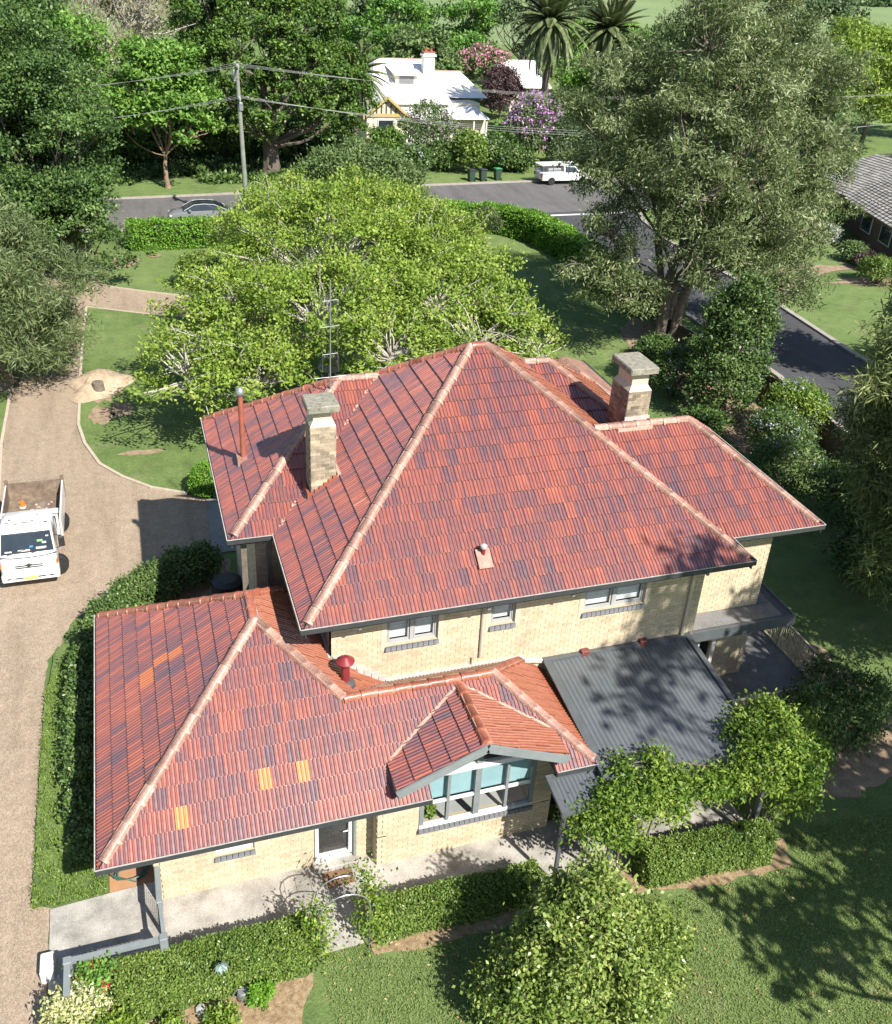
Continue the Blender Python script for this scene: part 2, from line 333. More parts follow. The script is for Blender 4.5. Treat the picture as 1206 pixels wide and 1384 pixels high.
def leaf_mesh(name, base, axis, nor, length, width, tint, mat):
    n = len(base); axis = unit(axis); side = unit(np.cross(axis, nor)); up = np.cross(side, axis)
    L = length[:, None]; W = width[:, None]
    mid = base + axis * L * .45 + up * L * .06
    v = np.empty((n, 4, 3), np.float32)
    v[:, 0] = base; v[:, 1] = mid + side * W * .5; v[:, 2] = base + axis * L - up * L * .06; v[:, 3] = mid - side * W * .5
    me = bpy.data.meshes.new(name); me.vertices.add(n * 4); me.vertices.foreach_set('co', v.ravel())
    me.loops.add(n * 4); me.loops.foreach_set('vertex_index', np.arange(n * 4, dtype=np.int32))
    me.polygons.add(n); me.polygons.foreach_set('loop_start', np.arange(0, n * 4, 4, dtype=np.int32))
    me.update(calc_edges=True)
    me.attributes.new('tint', 'FLOAT', 'FACE').data.foreach_set('value', np.clip(tint, 0, 1).astype(np.float32))
    me.materials.append(mat); return me

def crown_points(rng, lobes, n, shell=.62, under=.35, lump=.16, bough=0, nb=7, bz=.6):
    if bough:
        bp, bd, bk = crown_points(rng, lobes, max(4, n // nb), shell, under, lump); i = rng.integers(0, len(bp), n)
        off = unit(rng.normal(size=(n, 3))) * bough * (rng.random((n, 1)) ** .45); off[:, 2] = np.abs(off[:, 2]) * bz - .12 * bough
        return bp[i] + off, unit(bd[i] * .4 + off / bough * 1.0 + (0, 0, .25)), bk[i]
    lobes = np.array(lobes, float); area = (lobes[:, 3] * lobes[:, 4] + lobes[:, 3] * lobes[:, 5] + lobes[:, 4] * lobes[:, 5])
    k = rng.choice(len(lobes), n * 2, p=area / area.sum())
    d = unit(rng.normal(size=(n * 2, 3)))
    low = (d[:, 2] < -under) & (rng.random(n * 2) < .75); d[low, 2] *= -1
    fr = shell + (1 - shell) * np.sqrt(rng.random(n * 2))
    fr *= 1 + lump * np.sin(d[:, 0] * 7 + k * 1.7) * np.sin(d[:, 1] * 6 + k) + lump * .6 * np.sin(d[:, 2] * 9 + d[:, 0] * 5 + k * 2.3)
    p = lobes[k, :3] + d * lobes[k, 3:6] * fr[:, None]
    keep = np.ones(n * 2, bool)
    for j, l in enumerate(lobes):
        q = np.linalg.norm((p - l[:3]) / l[3:6], axis=1); keep &= ~((q < .66) & (k != j))
    keep &= p[:, 2] > .05
    p, d, k = p[keep][:n], unit(d[keep] / lobes[k[keep], 3:6])[:n], k[keep][:n]
    return p, d, k

def leaves(rng, p, d, per, cr, ll, lw, droop=0., up=.5, rnd=.75, spread=.8, flat=.6):
    n = len(p); N = n * per
    P = np.repeat(p, per, 0); D = np.repeat(d, per, 0)
    off = rng.normal(size=(N, 3)) * cr * .5; off[:, 2] *= flat
    base = P + off
    ax = D * .5 + rng.normal(size=(N, 3)) * spread; ax[:, 2] -= droop
    nor = D * .85 + rng.normal(size=(N, 3)) * rnd; nor[:, 2] += up
    t = np.repeat(rng.normal(.5, .17, n), per) + rng.normal(0, .13, N) + .13 * np.sin(P[:, 0] * 1.9 + P[:, 2]) * np.sin(P[:, 1] * 1.7 + 1.3 * P[:, 2])
    return base, ax, nor, ll * rng.uniform(.65, 1.35, N), lw * rng.uniform(.7, 1.3, N), t

def limb(mb, a, b, r0, r1, rng, bend=.12, n=5, sides=6):
    a, b = np.array(a, float), np.array(b, float); L = np.linalg.norm(b - a)
    pts = []; o = rng.normal(size=3) * L * bend
    for i in range(n + 1):
        s = i / n; pts.append(a + (b - a) * s + o * math.sin(math.pi * s) + (rng.normal(size=3) * L * .012 if 0 < i < n else 0))
    mb.tube(pts, [r0 + (r1 - r0) * (i / n) for i in range(n + 1)], sides, R.random()); return pts[-1]

def tree(name, label, cat, base, lobes, clumps, per, cr, leaf, mat, seed, trunk=(.3, 2.5), bark='bark', group=None,
         droop=0., shell=.62, under=.35, twigs=120, lean=(0, 0), up=.5, rnd=.75, flat=.6, extra=None, lump=.16, twr=.03, stems=1, blossoms=None, bough=0, nb=7, bz=.6):
    """trunk = (radius, fork height); lobes are ellipsoids relative to the base"""
    rng = np.random.default_rng(seed)
    t = thing(name, label, cat, (base[0], base[1], 0), 0, group)
    p, d, k = crown_points(rng, lobes, clumps, shell, under, lump, bough, nb, bz)
    me = leaf_mesh('crown', *leaves(rng, p, d, per, cr, leaf[0], leaf[1], droop, up, rnd, flat=flat), LM[mat])
    link('crown', me, t)
    if blossoms:
        bmat, frac, bl = blossoms; s = rng.random(len(p)) < frac; s &= d[:, 2] > -.1
        bb = leaves(rng, p[s] + d[s] * cr * .5, d[s], max(4, per // 2), cr * .9, bl, bl * .8, 0, .4, .8)
        link('blossom', leaf_mesh('blossom', *bb, LM[bmat]), t)
    if trunk:
        mb = MB(); r0, fh = trunk
        for s in range(stems):
            an = s * 2.4 + seed; fo = np.array((lean[0] + (math.cos(an) * r0 * 2.4 if stems > 1 else 0), lean[1] + (math.sin(an) * r0 * 2.4 if stems > 1 else 0), fh))
            st = np.array((math.cos(an) * r0 * .9, math.sin(an) * r0 * .9, -.1)) if stems > 1 else np.array((0, 0, -.1))
            rr = r0 / (1.35 if stems > 1 else 1)
            limb(mb, st, fo, rr * 1.15, rr * .8, rng, .04, 6, 9)
            mb.tube([st, st + (0, 0, .18), st + (0, 0, .5)], [rr * 1.6, rr * 1.35, rr * 1.05], 9)
            for j, l in enumerate(lobes):
                if stems > 1 and j % stems != s: continue
                c = np.array(l[:3]); c[2] -= l[5] * .25
                rl = max(rr * .25, min(rr * .6, rr * (l[3] / max(q[3] for q in lobes)) * .6))
                e = limb(mb, fo * .97, c, rl, rl * .4, rng, .08, 6)
                idx = np.where(k == j)[0]; rng.shuffle(idx)
                for i in idx[:max(3, int(twigs / len(lobes)))]:
                    limb(mb, e * .75 + fo * .25 if rng.random() < .4 else e, p[i] + d[i] * cr * rng.uniform(.2, 1.0), twr * 1.6, twr * .5, rng, .09, 4, 4)
        mb.build('trunk', M[bark], t, True)
    if extra: extra(t, rng)
    return t

def lobes_auto(seed, H, R_, base, n, squash=.5, spread=.62, rr=(.36, .55)):
    """lumpy crown of height H, radius R_, foliage from 'base' up"""
    rng = np.random.default_rng(seed); out = [(0, 0, (base + H) / 2, R_ * .62, R_ * .62, (H - base) * .5)]
    for i in range(n):
        a = i * 2.399 + rng.random() * .6; z = base + (H - base) * (.18 + .66 * rng.random())
        w = math.sqrt(max(.1, 1 - (2 * (z - base) / (H - base) - 1) ** 2 * .8))
        r_ = R_ * rng.uniform(*rr); q = R_ * spread * w * rng.uniform(.8, 1.1)
        out.append((math.cos(a) * q, math.sin(a) * q, z, r_, r_, r_ * squash * 1.35))
    return out

def shrub(name, label, base, r_, h, n, per, leaf, mat, seed, cat='shrub', group=None, cr=None, blossoms=None, z0=0., flatb=.1, shell=.55, droop=0., ry=None):
    rng = np.random.default_rng(seed); t = thing(name, label, cat, (base[0], base[1], z0), 0, group); ry = ry or r_
    lb = [(0, 0, h * .52, r_ * .85, ry * .85, h * .48)]
    for i in range(5):
        a = i * 1.3 + seed; lb.append((math.cos(a) * r_ * .45, math.sin(a) * ry * .45, h * rng.uniform(.4, .72), r_ * .5, ry * .5, h * .3))
    p, d, k = crown_points(rng, lb, n, shell, .5, .1)
    link('foliage', leaf_mesh('foliage', *leaves(rng, p, d, per, cr or r_ * .3, leaf[0], leaf[1], droop), LM[mat]), t)
    if blossoms:
        bmat, frac, bl = blossoms; s = rng.random(len(p)) < frac
        link('blossom', leaf_mesh('blossom', *leaves(rng, p[s] + d[s] * .06, d[s], per, (cr or r_ * .3) * .7, bl, bl * .8, 0, .4, .8), LM[bmat]), t)
    mb = MB()
    for i in range(6): limb(mb, (0, 0, -.05), (math.cos(i) * r_ * .5, math.sin(i) * ry * .5, h * .6), .035 + r_ * .02, .015, rng, .1, 3, 5)
    mb.build('stem', M['bark'], t, True); return t

def hedge(name, label, path, w, h, dens, leaf, mat, seed, cat='hedge', group=None, wob=.05, per=1, rounded=.12, z0=0.):
    """clipped hedge along a polyline: leafy skin over a twiggy core"""
    rng = np.random.default_rng(seed); path = [np.array(p, float) for p in path]; o = path[0].copy()
    t = thing(name, label, cat, (o[0], o[1], z0), 0, group); path = [p - o for p in path]
    B, D = [], []; core = MB()
    segs = [(path[i], path[i + 1]) for i in range(len(path) - 1)]
    nr = [unit(np.array((-(b - a)[1], (b - a)[0]))) for a, b in segs]
    vn = [nr[0]] + [unit(nr[i] + nr[i + 1]) for i in range(len(nr) - 1)] + [nr[-1]]
    secs = []
    for i, pp in enumerate(path):
        q = vn[i] * (w / 2 - .09); e = np.zeros(2)
        if i == 0: e = unit(segs[0][1] - segs[0][0]) * .09
        if i == len(path) - 1: e = -unit(segs[-1][1] - segs[-1][0]) * .09
        a, b = pp + q + e, pp - q + e
        secs.append([(*a, 0), (*a, h - .12), (*b, h - .12), (*b, 0)])
    core.loft(secs)
    for i, (a, b) in enumerate(segs):
        L = np.linalg.norm(b - a); per_ = w + 2 * h; n = int(L * per_ * dens); s = rng.random(n); u = rng.random(n) * per_
        c = a + (b - a) * s[:, None]; nn = vn[i] * (1 - s[:, None]) + vn[i + 1] * s[:, None]
        lat = np.where(u < h, -w / 2, np.where(u < h + w, u - h - w / 2, w / 2)); z = np.where(u < h, u, np.where(u < h + w, h, u - h - w))
        dz = np.where((u >= h) & (u < h + w), 1., 0.); dl = np.where(u < h, -1., np.where(u < h + w, 0., 1.))
        ed = np.maximum(0, np.abs(lat) / (w / 2) - .8) * np.maximum(0, z / h - .8) * 25 * rounded
        wb = wob * (np.sin((c[:, 0] + o[0]) * 2.7 + z * 2) + np.sin((c[:, 1] + o[1]) * 3.1 + z * 3 + lat * 2)) * .7 + rng.normal(0, wob * .5, n)
        xy = c + nn * (lat + dl * (wb - ed))[:, None]; zz = np.maximum(.03, z + dz * wb - ed)
        B.append(np.column_stack([xy, zz])); D.append(np.column_stack([nn * dl[:, None], dz + .12]))
    for a, dr in ((path[0], unit(path[0] - path[1])), (path[-1], unit(path[-1] - path[-2]))):
        n = int(w * h * dens); pn = np.array((-dr[1], dr[0])); lat = (rng.random(n) - .5) * w
        B.append(np.column_stack([a + pn * lat[:, None] + dr * rng.normal(0, wob, n)[:, None], rng.random(n) * h])); D.append(np.column_stack([np.tile(dr, (n, 1)), np.full(n, .1)]))
    B, D = np.vstack(B), np.vstack(D)
    link('foliage', leaf_mesh('foliage', *leaves(rng, B, unit(D), max(1, per), leaf[0] * .6, leaf[0], leaf[1], 0, .35, .6), LM[mat]), t)
    core.build('twig_core', M['core'], t); return t
M['core'] = pm('hedge_twigs', (.03, .045, .014), (.018, .026, .01), 14, .95, .8)

# ------------------------------------------------------------------ the setting
def sheet(name, pts, z, mat, wob=0., thick=None):
    """flat sheet from a ground outline; wob breaks the outline up"""
    rr = random.Random(len(pts) * 31 + int(abs(pts[0][0]) * 10)); P_ = []
    for i, a in enumerate(pts):
        b = pts[(i + 1) % len(pts)]; L = math.dist(a, b); n = max(1, int(L / .25)) if wob else 1
        for k in range(n):
            s = k / n; P_.append((a[0] + (b[0] - a[0]) * s + (rr.uniform(-wob, wob) if wob else 0), a[1] + (b[1] - a[1]) * s + (rr.uniform(-wob, wob) if wob else 0)))
    mb = MB(); n = len(P_); mb.poly([(x, y, z) for x, y in P_])
    if thick: mb.add([(x, y, z) for x, y in P_] + [(x, y, z - thick) for x, y in P_], [(i, i + n, (i + 1) % n + n, (i + 1) % n) for i in range(n)])
    o = mb.build(name, mat); me = o.data
    if (me.polygons[0].normal.z < 0): me.flip_normals()
    return tag(o, kind='structure')

def strip_line(pts, w, z0, z1, mb):
    for i in range(len(pts) - 1):
        a, b = Vector((*pts[i], (z0 + z1) / 2)), Vector((*pts[i + 1], (z0 + z1) / 2)); d = (b - a).normalized() * (w * .3)
        mb.beam(a - d * (i > 0), b + d, w, (z1 - z0) + (i % 2) * .004)

gm = MB(); gm.poly([(-2500, -400, 0), (2500, -400, 0), (2500, 4000, 0), (-2500, 4000, 0)]); tag(gm.build('ground', M['grass']), kind='structure')
sheet('field', [(-300, 190), (700, 190), (1500, 2500), (-1500, 2500)], .05, M['field'])
# driveway: one gravel sheet, the lawn island lies on it with its edging
sheet('driveway', [(-6.15, -14), (-5.75, -3.4), (-5.74, -1.05), (-6.13, -.75), (-6.15, 1.3), (-6.17, 5.3), (-6.1, 7.4), (-5.4, 9.2), (-3.9, 10.3), (-2.0, 11.3), (-.9, 12.2),
                   (-.75, 15.3), (-1.6, 15.94), (-1.0, 20), (4, 30), (8, 33), (11, 33.2), (11, 36.2), (6, 36.6), (1.6, 37.6), (-2, 39.5), (-3.95, 40.7), (-5.2, 43.5), (-6.0, 47.5),
                   (-6.2, 52.7), (-9.6, 52.5), (-9.2, 46), (-8.6, 36), (-8.4, 27), (-8.3, 21.5), (-8.1, 16.2), (-9.5, 10), (-9.8, -14)], .008, M['gravel'], .05)
ISL = [(-5.24, 37.4), (-5.38, 33), (-5.45, 28.6), (-5.47, 22.62), (-5.21, 20.85), (-4.65, 18.95), (-3.85, 17.75), (-2.82, 16.66), (-1.61, 15.94)]
sheet('lawn', ISL + [(.2, 15.6), (2.5, 15.2), (14, 15.2), (22, 20), (22, 33.3), (9, 32.8), (4.5, 33.6), (1.1, 34.37), (-2.09, 35.72)], .03, M['grass'], .02)
em = MB(); strip_line(ISL, .12, .0, .075, em); strip_line([(-5.24, 37.4), (-2.09, 35.72), (1.1, 34.37), (4.5, 33.6), (9, 32.8)], .10, 0, .06, em)
strip_line([(-3.95, 40.7), (-2, 39.5), (1.6, 37.6), (6, 36.6)], .10, 0, .06, em); strip_line([(-8.05, 15.5), (-8.36, 21.5), (-8.35, 25.4), (-8.5, 30)], .12, 0, .07, em)
tag(em.build('lawn_edging', M['edge']), kind='structure')
# streets behind and beside the garden
def kerbed(name, outline, kerbs, mat):
    sheet(name, outline, .012, mat)
    for k in kerbs:
        mb = MB(); strip_line(k, .32, .0, .12, mb); tag(mb.build('kerb', M['kerb']), kind='structure')
far = [(-60, 59.5), (-1.5, 61.9), (20, 64.2), (45, 66.2), (75, 71.5), (120, 82)]
near = [(-60, 50.6), (-1.6, 52.9), (19, 54.4), (27.2, 54.4)]
kerbed('street', far + [(118, 69), (75, 59.6), (45, 55.8), (36.2, 54.7), (32, 54.48), (19, 54.4), (-1.6, 52.9), (-60, 50.6)], [far, near, [(37.5, 54.6), (45, 55.7), (75, 59.5), (118, 69)]], M['asphalt'])
kerbed('side_street', [(27.3, -20), (27.4, 16.5), (28.1, 21.3), (28.3, 40), (27.9, 49), (26.9, 54.42), (31, 54.5), (37.4, 54.72), (36.2, 51), (35.3, 46), (35.15, 37), (35.0, 31.6), (34.3, 23.7), (34, -20)],
       [[(27.3, -20), (27.4, 16.5), (28.1, 21.3), (28.3, 40), (27.9, 49), (26.9, 54.2)], [(34, -20), (34.3, 23.7), (35.0, 31.6), (35.15, 37), (35.3, 46), (36.2, 51), (37.4, 54.4)]], M['asphalt2'])
sheet('stop_line', [(28.6, 53.3), (35.9, 53.6), (36.0, 54.0), (28.6, 53.7)], .018, M['white'])
sheet('verge_bank', [(-6.1, -.92), (-4.65, -.96), (-4.62, -.2), (-5.35, -.15), (-5.45, 4), (-5.4, 7.2), (-5.0, 8.6), (-5.5, 8.4), (-5.95, 7.4), (-6.1, 5.3)], .12, M['grass'], .03, .12)
# paths and paved areas round the house
sheet('front_path', [(-5.75, -1.07), (-4.6, -1.0), (-3.5, -.95), (-3.5, -1.3), (1.3, -1.3), (1.3, -1.7), (6, -1.7), (6, -3.12), (.55, -3.12), (.5, -3.6), (-.42, -3.6), (-.42, -3.12), (-5.72, -3.0)], .06, M['concrete'], 0, .06)
sheet('patio', [(6.004, 1.0), (10.2, 1.0), (10.2, -3.35), (6.004, -3.35)], .05, M['concrete'], 0, .05)
sheet('paved_strip', [(-4.55, -.98), (-3.5, -.93), (-3.5, 1.2), (-4.55, 1.2)], .03, M['paver'])
sheet('terrace', [(10.204, 1.75), (10.204, -.35), (14.85, -.35), (14.85, 4.5), (12.98, 4.5), (12.98, 1.75)], .3, M['terrace'], 0, .3)
sheet('porch_slab', [(-.95, 15.35), (-1.1, 11.7), (2.5, 11.7), (2.5, 15.35)], .06, M['slab'], 0, .06)
for nm, pts, z in [('soil_bed', [(-4.5, -4.1), (-.6, -3.95), (-.9, -4.6), (-1.4, -6), (-4.8, -6.2)], .02),
                   ('soil_bed', [(.6, -3.62), (3.9, -3.62), (5.4, -3.6), (5.2, -4.0), (3, -4.1), (.7, -3.95)], .02),
                   ('soil_bed', [(6.5, -3.4), (6.6, -4.1), (8.4, -4.35), (10.6, -4.4), (10.9, -3.7), (10.2, -3.36)], .02),
                   ('soil_bed', [(-5.9, 8.0), (-5.3, -.2), (-4.7, -.2), (-4.5, 1.25), (-3.6, 1.3), (-3.6, 5), (-.5, 8), (-.6, 11.4), (-2, 11.0), (-3.8, 9.9)], .014),
                   ('soil_bed', [(21.5, 14), (26.4, 11), (26.9, 24), (24.8, 31), (23, 29), (21.6, 24)], .014),
                   ('soil_bed', [(11.2, -.5), (11, -2.4), (13.5, -3), (16.5, -2.4), (16.4, 2.4), (15, 3.5), (14.9, -.4)], .014)]:
    sheet(nm, pts, z, M['mulch'] if z > .015 else M['soil'], .08)
for c, rx, ry, sd_ in [((-4.7, 26.4), 1.05, 1.9, 1), ((-4.6, 23.4), .55, .9, 2), ((-3.7, 23.8), .5, .8, 3), ((-3.0, 19.6), .95, .22, 4), ((-3.0, 45.6), .9, 1.2, 5), ((20.7, 45), .55, .6, 6), 
                       ((-1.2, 46.6), .5, .5, 9), ((46.5, 34.6), 5, 1.1, 10), ((41, 37.5), 5, 1.0, 11)]:
    rr = random.Random(sd_); pts = [(c[0] + math.cos(a * .262) * rx * rr.uniform(.7, 1.15), c[1] + math.sin(a * .262) * ry * rr.uniform(.7, 1.15)) for a in range(24)]
    sheet('bare_patch', pts, .034, M['soil'])
# ------------------------------------------------------------------ the brick house
house = thing('brick_house', 'two storey cream brick house with red glazed tile hip roofs beside the gravel driveway', 'house')
ZE, ZL, SL = 5.665, 2.639, .741            # upper eave, lower eave, roof slope
def zN(y, y0, z0): return z0 + SL * (y - y0)

# --- walls: a backing slab with separate bricks laid proud of it
wall_mb, brick_mb = MB(), MB()
def wall(o, ud, L, z0, z1, holes=(), th=.22, bricks=True):
    """o: start (x,y); ud: direction along the wall; outward side is to the right of ud"""
    ux, uy = ud; nx, ny = uy, -ux
    def P_(u, n, z): return (o[0] + ux * u + nx * n, o[1] + uy * u + ny * n, z)
    us = sorted({0, L, *[h[0] for h in holes], *[h[1] for h in holes]}); zs = sorted({z0, z1, *[h[2] for h in holes], *[h[3] for h in holes]})
    for a, b in zip(us, us[1:]):
        for c, d in zip(zs, zs[1:]):
            if any(h[0] < (a + b) / 2 < h[1] and h[2] < (c + d) / 2 < h[3] for h in holes): continue
            v = [P_(u, n, z) for n in (0, -th) for u, z in ((a, c), (b, c), (b, d), (a, d))]
            wall_mb.add(v, [(0, 1, 2, 3), (7, 6, 5, 4), (0, 4, 5, 1), (1, 5, 6, 2), (2, 6, 7, 3), (3, 7, 4, 0)])
    if not bricks: return
    row = 0; z = z0 + .005
    while z < z1 - .03:
        zt = min(z + .076, z1 - .004); cuts = [(0, L)]
        for h in holes:
            if h[2] < zt and h[3] > z: cuts = [q for a, b in cuts for q in ((a, min(b, h[0])), (max(a, h[1]), b)) if q[1] - q[0] > .02]
        for a, b in cuts:
            u = a - (.12 if row % 2 else 0)
            while u < b - .02:
                s, e = max(u, a) + .004, min(u + .231, b - .004)
                if e - s > .02:
                    pr = .007 + R.random() * .004
                    v = [P_(q, n, y) for n in (pr, -.01) for q, y in ((s, z), (e, z), (e, zt), (s, zt))]
                    tt = R.gauss(.5, .22); tt = tt - .5 if R.random() < .05 else tt
                    brick_mb.add(v, [(0, 1, 2, 3), (0, 4, 5, 1), (1, 5, 6, 2), (2, 6, 7, 3), (3, 7, 4, 0)], min(1, max(0, tt)))
                u += .24
        z += .086; row += 1
WIN_UP = [(2.0, 3.24, 4.21, 5.38), (4.55, 5.17, 4.32, 5.38), (6.98, 8.66, 4.27, 5.38)]
wall((.709, .709), (1, 0), 9.6, 2.4, 5.6, [(a - .709, b - .709, c, d) for a, b, c, d in WIN_UP])            # upper near wall
wall((10.309, .709), (1, 0), .001, 0, .01, bricks=False)
wall((10.309, 1.69), (1, 0), 2.67, 2.5, 5.6)                                                              # right wing, above
wall((10.309, 1.69), (1, 0), 2.67, 0, 2.5, [(.45, 1.55, .3, 2.4)])                                          # right wing, below
wall((10.309, .709), (0, 1), 1.0, 0, 5.6)
wall((12.979, 1.69), (0, 1), 4.2, 0, 5.6)
wall((.709, 10), (0, -1), 9.29, 0, 5.6, bricks=False)
wall((-.45, 4.45), (1, 0), 1.2, 0, 5.6, [(.25, .95, 0, 2.3)])
wall((-.45, 9.8), (0, -1), 5.35, 0, 5.6, [(1.2, 2.2, 3.6, 4.9)])
wall((-3.55, -1.45), (1, 0), 4.75, 0, 2.75, [(1.28, 2.1, 1.02, 2.1), (3.42, 4.26, .06, 2.2)])              # front wall with door
wall((-3.55, 5.0), (0, -1), 6.45, 0, 2.75)
wall((1.2, -1.45), (0, -1), .38, 0, 2.75)
wall((1.2, -1.83), (1, 0), 4.2, 0, .97); wall((1.2, -1.83), (1, 0), .96, .97, 2.75); wall((4.93, -1.83), (1, 0), .47, .97, 2.75)
wall((5.4, -1.83), (0, 1), 2.6, 0, 2.75)
wall((5.4, .709), (1, 0), 4.9, 0, 2.4, [(1, 3.6, .05, 2.2)], bricks=False)
wall((11.1, 10), (-1, 0), 10.4, 0, 5.6, bricks=False); wall((11.1, 5.9), (0, 1), 4.1, 0, 5.6, bricks=False); wall((12.979, 5.9), (-1, 0), 1.9, 0, 5.6, bricks=False)
wall_o = wall_mb.build('wall', M['mortar'], house)
tag(brick_mb.build('brickwork', M['brick'], wall_o), kind='stuff')
fl = MB(); fl.box(-3.3, 10.2, -1.2, 5, .0, .04); fl.box(-.2, 12.8, .9, 9.8, 2.45, 2.55); fl.build('floor_slab', M['darkroom'], house)

# --- roof planes with real tiles
TW, TE, TLN = .262, .425, .475
PROF = [(0, .032), (.07, .033), (.13, .005), (.28, .002), (.35, .028), (.41, .029), (.47, .004), (.61, .002), (.68, .028), (.74, .029), (.80, .004), (.92, .002), (1, .027)]
def prof_h(s):
    s = min(1, max(0, s))
    for (a, x), (b, y) in zip(PROF, PROF[1:]):
        if s <= b: return x + (y - x) * (s - a) / (b - a)
    return PROF[-1][1]
def clip(poly, planes):
    for (nx, ny, c) in planes:
        out = []
        for i, p in enumerate(poly):
            q = poly[(i + 1) % len(poly)]; dp, dq = nx * p[0] + ny * p[1] - c, nx * q[0] + ny * q[1] - c
            if dp >= 0: out.append(p)
            if (dp > 0) != (dq > 0) and abs(dp - dq) > 1e-12:
                s = dp / (dp - dq); out.append((p[0] + (q[0] - p[0]) * s, p[1] + (q[1] - p[1]) * s))
        poly = out
        if len(poly) < 3: return []
    return poly
deck_mb = MB(); whole_tiles = []; T_v, T_f, T_t, T_uv = [], [], [], []
ORANGE = [Vector(p) for p in [(-1.24, -1.6, 3.28), (-1.03, -1.59, 3.28), (-.48, -1.61, 3.27), (-2.76, -2.09, 2.91), (-3.18, 1.95, 3.58), (-2.92, 1.91, 3.77), (-2.75, 1.85, 3.9), (-3.22, 1.70, 3.55)]]
def tile_plane(polys, O, U, slope, seed=0, tone=0., orange=True, sig=.22):
    """polys: convex outlines in world xyz; O: eave origin; U: unit vector along the eave; upslope is left of U in plan"""
    rr = random.Random(seed); O = Vector(O); U = Vector(U).normalized(); Hh = Vector((-U.y, U.x, 0)); V = (Hh + Vector((0, 0, slope))).normalized(); N = U.cross(V)
    for poly in polys:
        pts = [Vector(p) for p in poly]; uv = [((p - O).dot(U), (p - O).dot(V)) for p in pts]
        ar = sum(uv[i][0] * uv[(i + 1) % len(uv)][1] - uv[(i + 1) % len(uv)][0] * uv[i][1] for i in range(len(uv)))
        if ar < 0: uv = uv[::-1]; pts = pts[::-1]
        deck_mb.poly([p - N * .02 for p in pts])
        planes = []
        for i in range(len(uv)):
            (ax, ay), (bx, by) = uv[i], uv[(i + 1) % len(uv)]; l = math.hypot(bx - ax, by - ay)
            if l < 1e-6: continue
            nx, ny = -(by - ay) / l, (bx - ax) / l; planes.append((nx, ny, nx * ax + ny * ay - (.05 if (abs(ny) > .99 and ay < .05) else 0)))
        u0, u1 = min(a for a, b in uv), max(a for a, b in uv); v0, v1 = min(b for a, b in uv), max(b for a, b in uv)
        for rw in range(int(v0 // TE) - 1, int(v1 // TE) + 1):
            sh = (rw % 2) * TW * .5 + ((rw * 37) % 11) * .002
            for cc in range(int((u0 - sh) // TW) - 1, int((u1 - sh) // TW) + 2):
                ub, vb = cc * TW + sh, rw * TE - .045
                q = [(ub, vb), (ub + TW, vb), (ub + TW, vb + TLN), (ub, vb + TLN)]
                inn = all(nx * a + ny * b - c >= 0 for nx, ny, c in planes for a, b in q)
                cp = q if inn else clip(q, planes)
                if not cp: continue
                rt = random.Random((rw * 7919 + cc * 104729 + seed * 31) & 0xffffff)
                t = 1.1 + rt.random() * .25 if tone > .5 else min(.99, max(0, rt.gauss(.5 + tone, sig))); ctr = O + U * (ub + TW / 2) + V * (vb + TE / 2)
                if orange:
                    for p in ORANGE:
                        q_ = ctr - p
                        if abs(q_.dot(U)) < .131 and abs(q_.dot(V)) < .2126 and abs(q_.dot(N)) < .15: t = 2.0 if seed == 1 else 1.62
                jit = rt.uniform(-.004, .004)
                if inn: whole_tiles.append((O + U * ub + V * vb + N * jit, U, V, N, t)); continue
                for (s0, h0), (s1, h1) in zip(PROF, PROF[1:]):
                    st = clip([(ub + s0 * TW, vb), (ub + s1 * TW, vb), (ub + s1 * TW, vb + TLN), (ub + s0 * TW, vb + TLN)], planes)
                    if len(st) < 3: continue
                    b = len(T_v); T_f.append(tuple(range(b, b + len(st)))); T_t.append(t)
                    for a, c in st:
                        h = prof_h((a - ub) / TW) + .042 * (1 - (c - vb) / TLN) + jit; T_v.append(tuple(O + U * a + V * c + N * h)); T_uv.append((a, c))
                    lo = [p for p in st if p[1] < vb + .002]
                    if len(lo) >= 2:
                        a, e = min(lo), max(lo); b = len(T_v); T_f.append((b, b + 1, b + 2, b + 3)); T_t.append(t)
                        for (x, k) in ((a[0], 0), (e[0], 0), (e[0], 1), (a[0], 1)):
                            h = prof_h((x - ub) / TW) + .042 + jit - (.036 if k == 0 else 0); T_v.append(tuple(O + U * x + V * vb + N * h)); T_uv.append((x, vb))
def unit_tile():
    v, f, uv = [], [], []
    for s, h in PROF: v += [(s * TW, 0, h + .006), (s * TW, 0, h + .042), (s * TW, TLN, h)]; uv += [(s * TW, 0), (s * TW, 0), (s * TW, TLN)]
    for i in range(len(PROF) - 1): a, b = i * 3, i * 3 + 3; f += [(a, b, b + 1, a + 1), (a + 1, b + 1, b + 2, a + 2)]
    return v, f, uv
def tile_mesh(name, v, f, t, uv):
    me = bpy.data.meshes.new(name); me.from_pydata(v, [], f)
    me.attributes.new('tint', 'FLOAT', 'FACE').data.foreach_set('value', np.array(t, np.float32))
    lay = me.uv_layers.new(name='tile'); li = np.empty(len(me.loops), np.int32); me.loops.foreach_get('vertex_index', li)
    lay.data.foreach_set('uv', np.array(uv, np.float32)[li].ravel()); me.materials.append(M['tile']); me.update(); return me

